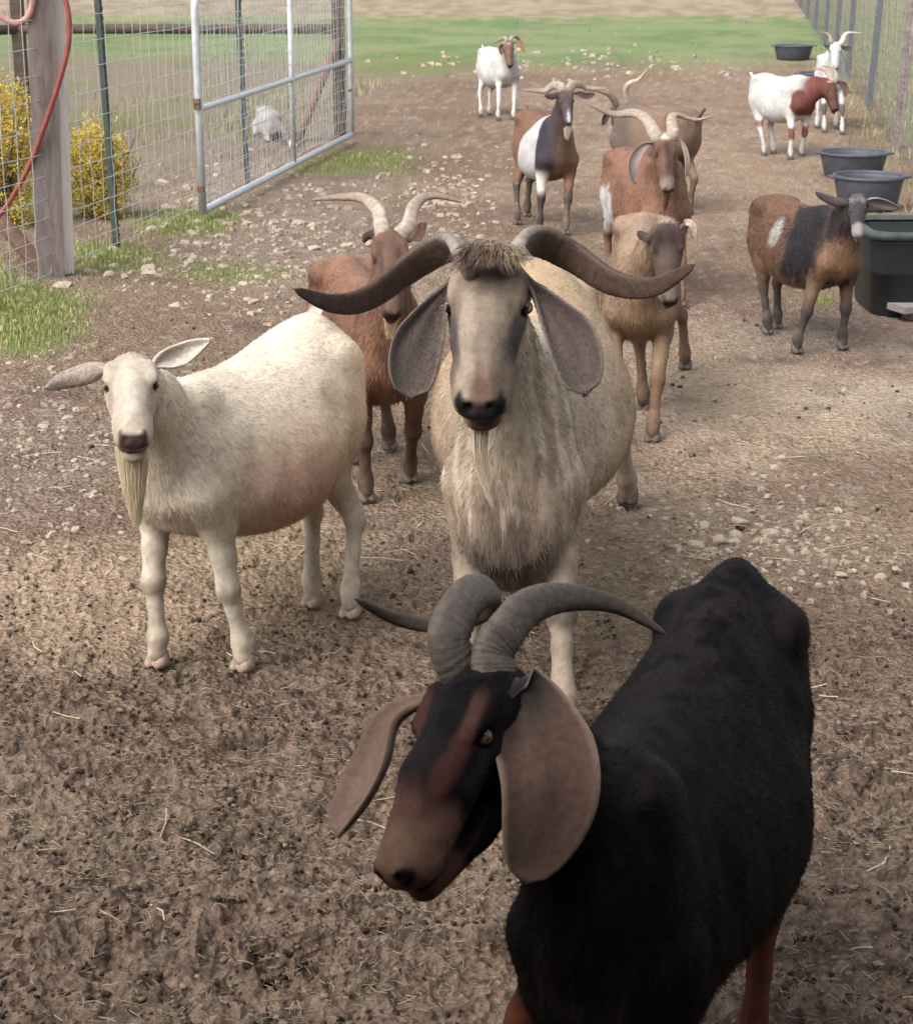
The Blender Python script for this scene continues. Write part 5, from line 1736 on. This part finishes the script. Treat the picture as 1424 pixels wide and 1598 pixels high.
goat('goat', 'brown goat with a white band behind a black shoulder and flat wide horns', (.475, 12.35), (.655, 11.62), .735,
     [G(882, 366)[:2], G(842, 361)[:2], G(822, 338)[:2], G(807, 350)[:2]],
     W(884, 138, 11.42), W(889, 188, 11.30), coat_tri, voxel=.014, hw=1.1, fur=0, fur_len=.010, fur_rad=.0014,
     horns=[dict(pts=[W(874, 136, 11.45), W(862, 134, 11.5), W(848, 142, 11.52), W(814, 140, 11.5)], r0=.032, **hs),
            dict(pts=[W(892, 134, 11.45), W(905, 132, 11.5), W(918, 138, 11.52), W(948, 138, 11.5)], r0=.032, **hs)],
     ears=[dict(pts=[W(872, 146, 11.45), W(862, 150, 11.45), W(849, 149, 11.45)], wide=(0, .3, 1), width=.045, cup=.4, col=(.05, .035, .035)),
           dict(pts=[W(902, 146, 11.45), W(914, 150, 11.45), W(928, 147, 11.45)], wide=(0, .3, 1), width=.045, cup=.4, col=(.06, .04, .04))],
     beard=dict(root=W(886, 200, 11.36), tip=W(884, 218, 11.36), w=.03, n=200, col=(.45, .36, .28), rad=.002))

# ---- grey brown doe turned away
def coat_greybrown(I):
    n = len(I['t'])
    C = solid((.165, .108, .078), n)
    C = mix(C, (.12, .092, .078), sstep(.55, .8, I['t']))
    C = mix(C, (.11, .085, .075), I['neck'])
    C = mix(C, (.13, .10, .085), I['head'])
    C = mix(C, (.09, .06, .05), I['legs'] * sstep(.4, .25, I['z']))
    return muzzle(I, C, (.04, .03, .03))
goat('goat', 'grey brown goat turned away, mostly hidden behind the red and white goat', (1.60, 12.42), (1.14, 12.98), .72,
     [G(952, 322)[:2], G(975, 330)[:2], G(1052, 330)[:2], G(1074, 335)[:2]],
     W(966, 160, 13.08), W(960, 178, 13.36), coat_greybrown, voxel=.015, hw=1.0, fur=0, fur_len=.016, fur_rad=.0018,
     horns=[dict(pts=[W(960, 164, 13.05), W(955, 152, 13.0), W(940, 142, 12.95), W(898, 134, 12.9)], r0=.040, **hs),
            dict(pts=[W(980, 162, 13.05), W(976, 142, 13.0), W(982, 130, 12.95), W(996, 124, 12.95), W(1010, 107, 12.9)], r0=.032, col=((.50, .42, .33), (.40, .32, .25)), rings=9, n=48, sides=12, flat=.65)],
     ears=[dict(pts=[W(953, 172, 13.1), W(945, 180, 13.1), W(940, 196, 13.1)], wide=(1, .3, .2), width=.06, cup=.4, col=(.12, .09, .08)),
           dict(pts=[W(980, 172, 13.1), W(988, 182, 13.1), W(990, 198, 13.1)], wide=(1, .3, .2), width=.06, cup=.4, col=(.14, .10, .09))])

# ---- far white doe with a brown head
def white_brown(I, face=(.14, .082, .058), nk=.55):
    n = len(I['t'])
    C = solid((.40, .39, .385), n)
    C = mix(C, (.70, .62, .52), sstep(.5, .75, I['n']) * .5)
    C = mix(C, face, np.maximum(I['head'], I['neck'] * nk))
    return C
def coat_farwhite(I):
    C = white_brown(I, nk=.25)
    C = mix(C, (.6, .56, .52), I['head'] * blob(I['hy'], I['hx'], .0, .05, .05, .12, .4) * sstep(-.15, -.05, I['hz']))
    return muzzle(I, C, (.05, .035, .03))
goat('goat', 'white goat with a brown head standing alone near the green grass', (.30, 20.1), (.56, 19.35), .70,
     [G(801, 187)[:2], G(777, 188)[:2], G(763, 180)[:2], G(750, 182)[:2]],
     W(793, 62, 19.2), W(797, 100, 19.05), coat_farwhite, voxel=.016, hw=1.1,  belly=1.1, fur=0, fur_len=.016, fur_rad=.002,
     horns=[dict(pts=[W(790, 62, 19.2), W(784, 60, 19.3), W(776, 64, 19.4), W(764, 68, 19.5)], r0=.03, **hs),
            dict(pts=[W(797, 60, 19.2), W(803, 57, 19.3), W(810, 62, 19.4), W(814, 72, 19.5)], r0=.03, **hs)],
     ears=[dict(pts=[W(786, 68, 19.22), W(781, 74, 19.22), W(782, 86, 19.2)], wide=(1, .3, .2), width=.06, cup=.4, col=(.14, .08, .06)),
           dict(pts=[W(805, 66, 19.22), W(813, 70, 19.22), W(817, 82, 19.2)], wide=(1, .3, .2), width=.07, cup=.4, col=(.24, .14, .10))])

# ---- white doe with red brown head and neck, by the tubs
def coat_boer(I):
    C = white_brown(I, face=(.115, .040, .032), nk=1.0)
    C = mix(C, (.115, .040, .032), blob(I['t'], I['z'], .98, .68, .085, .16, .15, (I['n'] - .5) * .8))
    for l in I['leg'][:2]:
        C = mix(C, (.13, .055, .045), l * sstep(.09, .05, np.abs(I['z'] - .30)))
    C = mix(C, (.2, .1, .08), I['leg'][3] * sstep(.05, .02, np.abs(I['z'] - .38)))
    C = mix(C, (.7, .66, .6), I['head'] * blob(I['hy'], I['hx'], 0, .05, .09, .07, .4) * sstep(-.15, -.05, I['hz']))
    C = mix(C, (.06, .03, .028), I['head'] * sstep(.2, .5, I['hx']) * .7)
    return muzzle(I, C, (.03, .02, .02))
goat('goat', 'white goat with a red brown head and neck, looking down beside the round tubs', (2.60, 16.30), (2.95, 15.72), .69,
     [G(1250, 244)[:2], G(1233, 249)[:2], G(1206, 240)[:2], G(1192, 243)[:2]],
     W(1294, 124, 15.70), W(1308, 166, 15.52), coat_boer, voxel=.015, hw=1.0, belly=1.1, neck=1.3, fur=0, fur_len=.016, fur_rad=.002, tail=.10,
     horns=[dict(pts=[W(1296, 124, 15.72), W(1292, 114, 15.78), W(1281, 107, 15.86), W(1264, 108, 15.92)], r0=.030, **hs),
            dict(pts=[W(1304, 123, 15.72), W(1303, 112, 15.80), W(1294, 105, 15.9), W(1280, 103, 16.0)], r0=.028, **hs)],
     ears=[dict(pts=[W(1286, 132, 15.74), W(1279, 138, 15.74), W(1275, 154, 15.72)], wide=(1, .3, .2), width=.085, cup=.3, col=(.045, .025, .025)),
           dict(pts=[W(1310, 130, 15.74), W(1317, 138, 15.76), W(1317, 152, 15.74)], wide=(1, .5, .2), width=.07, cup=.3, col=(.16, .09, .08))])

# ---- white horned doe by the fence
def coat_whitefence(I):
    n = len(I['t'])
    C = solid((.40, .39, .385), n)
    for l in I['leg'][:2]:
        C = mix(C, (.08, .06, .055), l * sstep(.09, .05, np.abs(I['z'] - .29)))
    C = mix(C, (.16, .13, .12), I['head'] * blob(I['hy'], I['hx'], .16, .05, .08, .12, .3))
    C = around_eyes(I, C, (.3, .25, .23), .08)
    return muzzle(I, C, (.14, .10, .095), .86)
goat('goat', 'white goat with dark ears, dark knees and thin outward horns by the fence', (3.74, 18.95), (3.66, 18.15), .70,
     [G(1313, 210)[:2], G(1285, 207)[:2], G(1303, 200)[:2], G(1274, 200)[:2]],
     W(1303, 64, 18.05), W(1304, 103, 17.88), coat_whitefence, voxel=.016, hw=1.1, fur=0, fur_len=.014, fur_rad=.002,
     horns=[dict(pts=[W(1296, 65, 18.05), W(1294, 56, 18.1), W(1287, 51, 18.15), W(1276, 50, 18.2)], r0=.024, **hs),
            dict(pts=[W(1313, 65, 18.05), W(1317, 55, 18.1), W(1325, 51, 18.15), W(1345, 52, 18.2)], r0=.024, col=((.55, .5, .45), (.5, .45, .4)), rings=9, n=48, sides=12, flat=.65)],
     ears=[dict(pts=[W(1295, 72, 18.07), W(1290, 72, 18.07), W(1284, 69, 18.07)], wide=(0, .3, 1), width=.04, cup=.4, col=(.06, .05, .05)),
           dict(pts=[W(1314, 74, 18.07), W(1320, 76, 18.07), W(1329, 75, 18.07)], wide=(0, .3, 1), width=.05, cup=.4, col=(.07, .055, .055))])

# ---- dark brown hornless doe at the trough
def coat_trough(I):
    n = len(I['t'])
    C = solid((.125, .068, .045), n)
    C = mix(C, (.085, .046, .033), sstep(.45, .7, I['n']))
    C = mix(C, (.165, .105, .068), sstep(.62, .45, I['z']) * .8)
    sd = (I['n2'] - .5) * .08
    C = mix(C, (.020, .018, .022), blob(I['t'], I['z'], .77, .80, .21, .36, .25, (I['n'] - .5) * 1.0 + (I['st'] - .5) * .9))
    C = mix(C, (.18, .105, .062), sstep(.92, .97, I['t']) * sstep(.82, .72, I['z']))
    C = mix(C, (.30, .28, .27), blob(I['t'], I['z'], .47, .76, .06, .09, .35, (I['n2'] - .5) * .8) * sstep(0, -.06, I['y']) * .85)
    C = mix(C, (.020, .018, .022), I['neck'] * sstep(.78, .92, I['z'] + (I['n'] - .5) * .3) * .9)
    C = mix(C, (.055, .048, .046), I['legs'] * sstep(.40, .28, I['z']))
    h = I['head']; x = I['hx']
    C = mix(C, (.06, .055, .056), h)
    C = mix(C, (.34, .32, .31), h * blob(np.abs(I['hy']), x, .06, .08, .13, .14, .4) * sstep(-.15, -.05, I['hz']))
    C = mix(C, (.04, .037, .04), h * sstep(.10, .06, np.abs(I['hy'])) * sstep(.20, .28, x) * sstep(.7, .62, x))
    C = mix(C, (.30, .28, .27), h * sstep(.68, .76, x) * .9)
    return muzzle(I, C, (.16, .145, .14), .93)
goat('goat', 'dark brown hornless goat with black shoulders beside the large black trough', (1.455, 8.74), (1.72, 8.06), .66,
     [G(1314, 545)[:2], G(1243, 551)[:2], G(1212, 512)[:2], G(1197, 521)[:2]],
     W(1338, 303, 7.98), W(1340, 362, 7.84), coat_trough, voxel=.0115, hw=1.0, belly=1.0, fur=34000, fur_len=.016, fur_lift=.20, fur_rad=.0011, tail=-.1,
     ears=[dict(pts=[W(1322, 316, 8.0), W(1300, 312, 8.0), W(1271, 300, 7.98)], wide=(0, .5, 1), width=.055, cup=.5, wmax=.4, col=(.20, .18, .18), col_in=(.07, .05, .05)),
           dict(pts=[W(1358, 312, 8.0), W(1378, 316, 8.0), W(1401, 324, 7.98)], wide=(0, -.5, 1), width=.065, cup=.5, wmax=.45, col=(.12, .09, .09), col_in=(.20, .18, .18))])

# ---- white goat resting beyond the gate
def coat_rest(I):
    n = len(I['t'])
    C = solid((.30, .29, .285), n)
    C = mix(C, (.08, .06, .055), np.maximum(I['head'], I['neck'] * .7))
    C = mix(C, (.6, .56, .52), I['head'] * sstep(.55, .7, I['hx']))
    return C
goat('goat', 'white goat with a dark head lying on the ground behind the metal gate', (-1.84, 17.7), (-1.66, 17.0), .5, None,
     W(448, 203, 16.75), W(462, 222, 16.55), coat_rest, voxel=.016, lying=True, fur=0, fur_len=.016, fur_rad=.002,
     horns=[], ears=[dict(pts=[W(444, 206, 16.8), W(440, 212, 16.8), W(440, 222, 16.8)], wide=(1, .3, .2), width=.06, cup=.3, col=(.06, .045, .04)),
                     dict(pts=[W(456, 204, 16.8), W(461, 208, 16.8), W(463, 214, 16.8)], wide=(1, .3, .2), width=.05, cup=.3, col=(.06, .045, .04))])
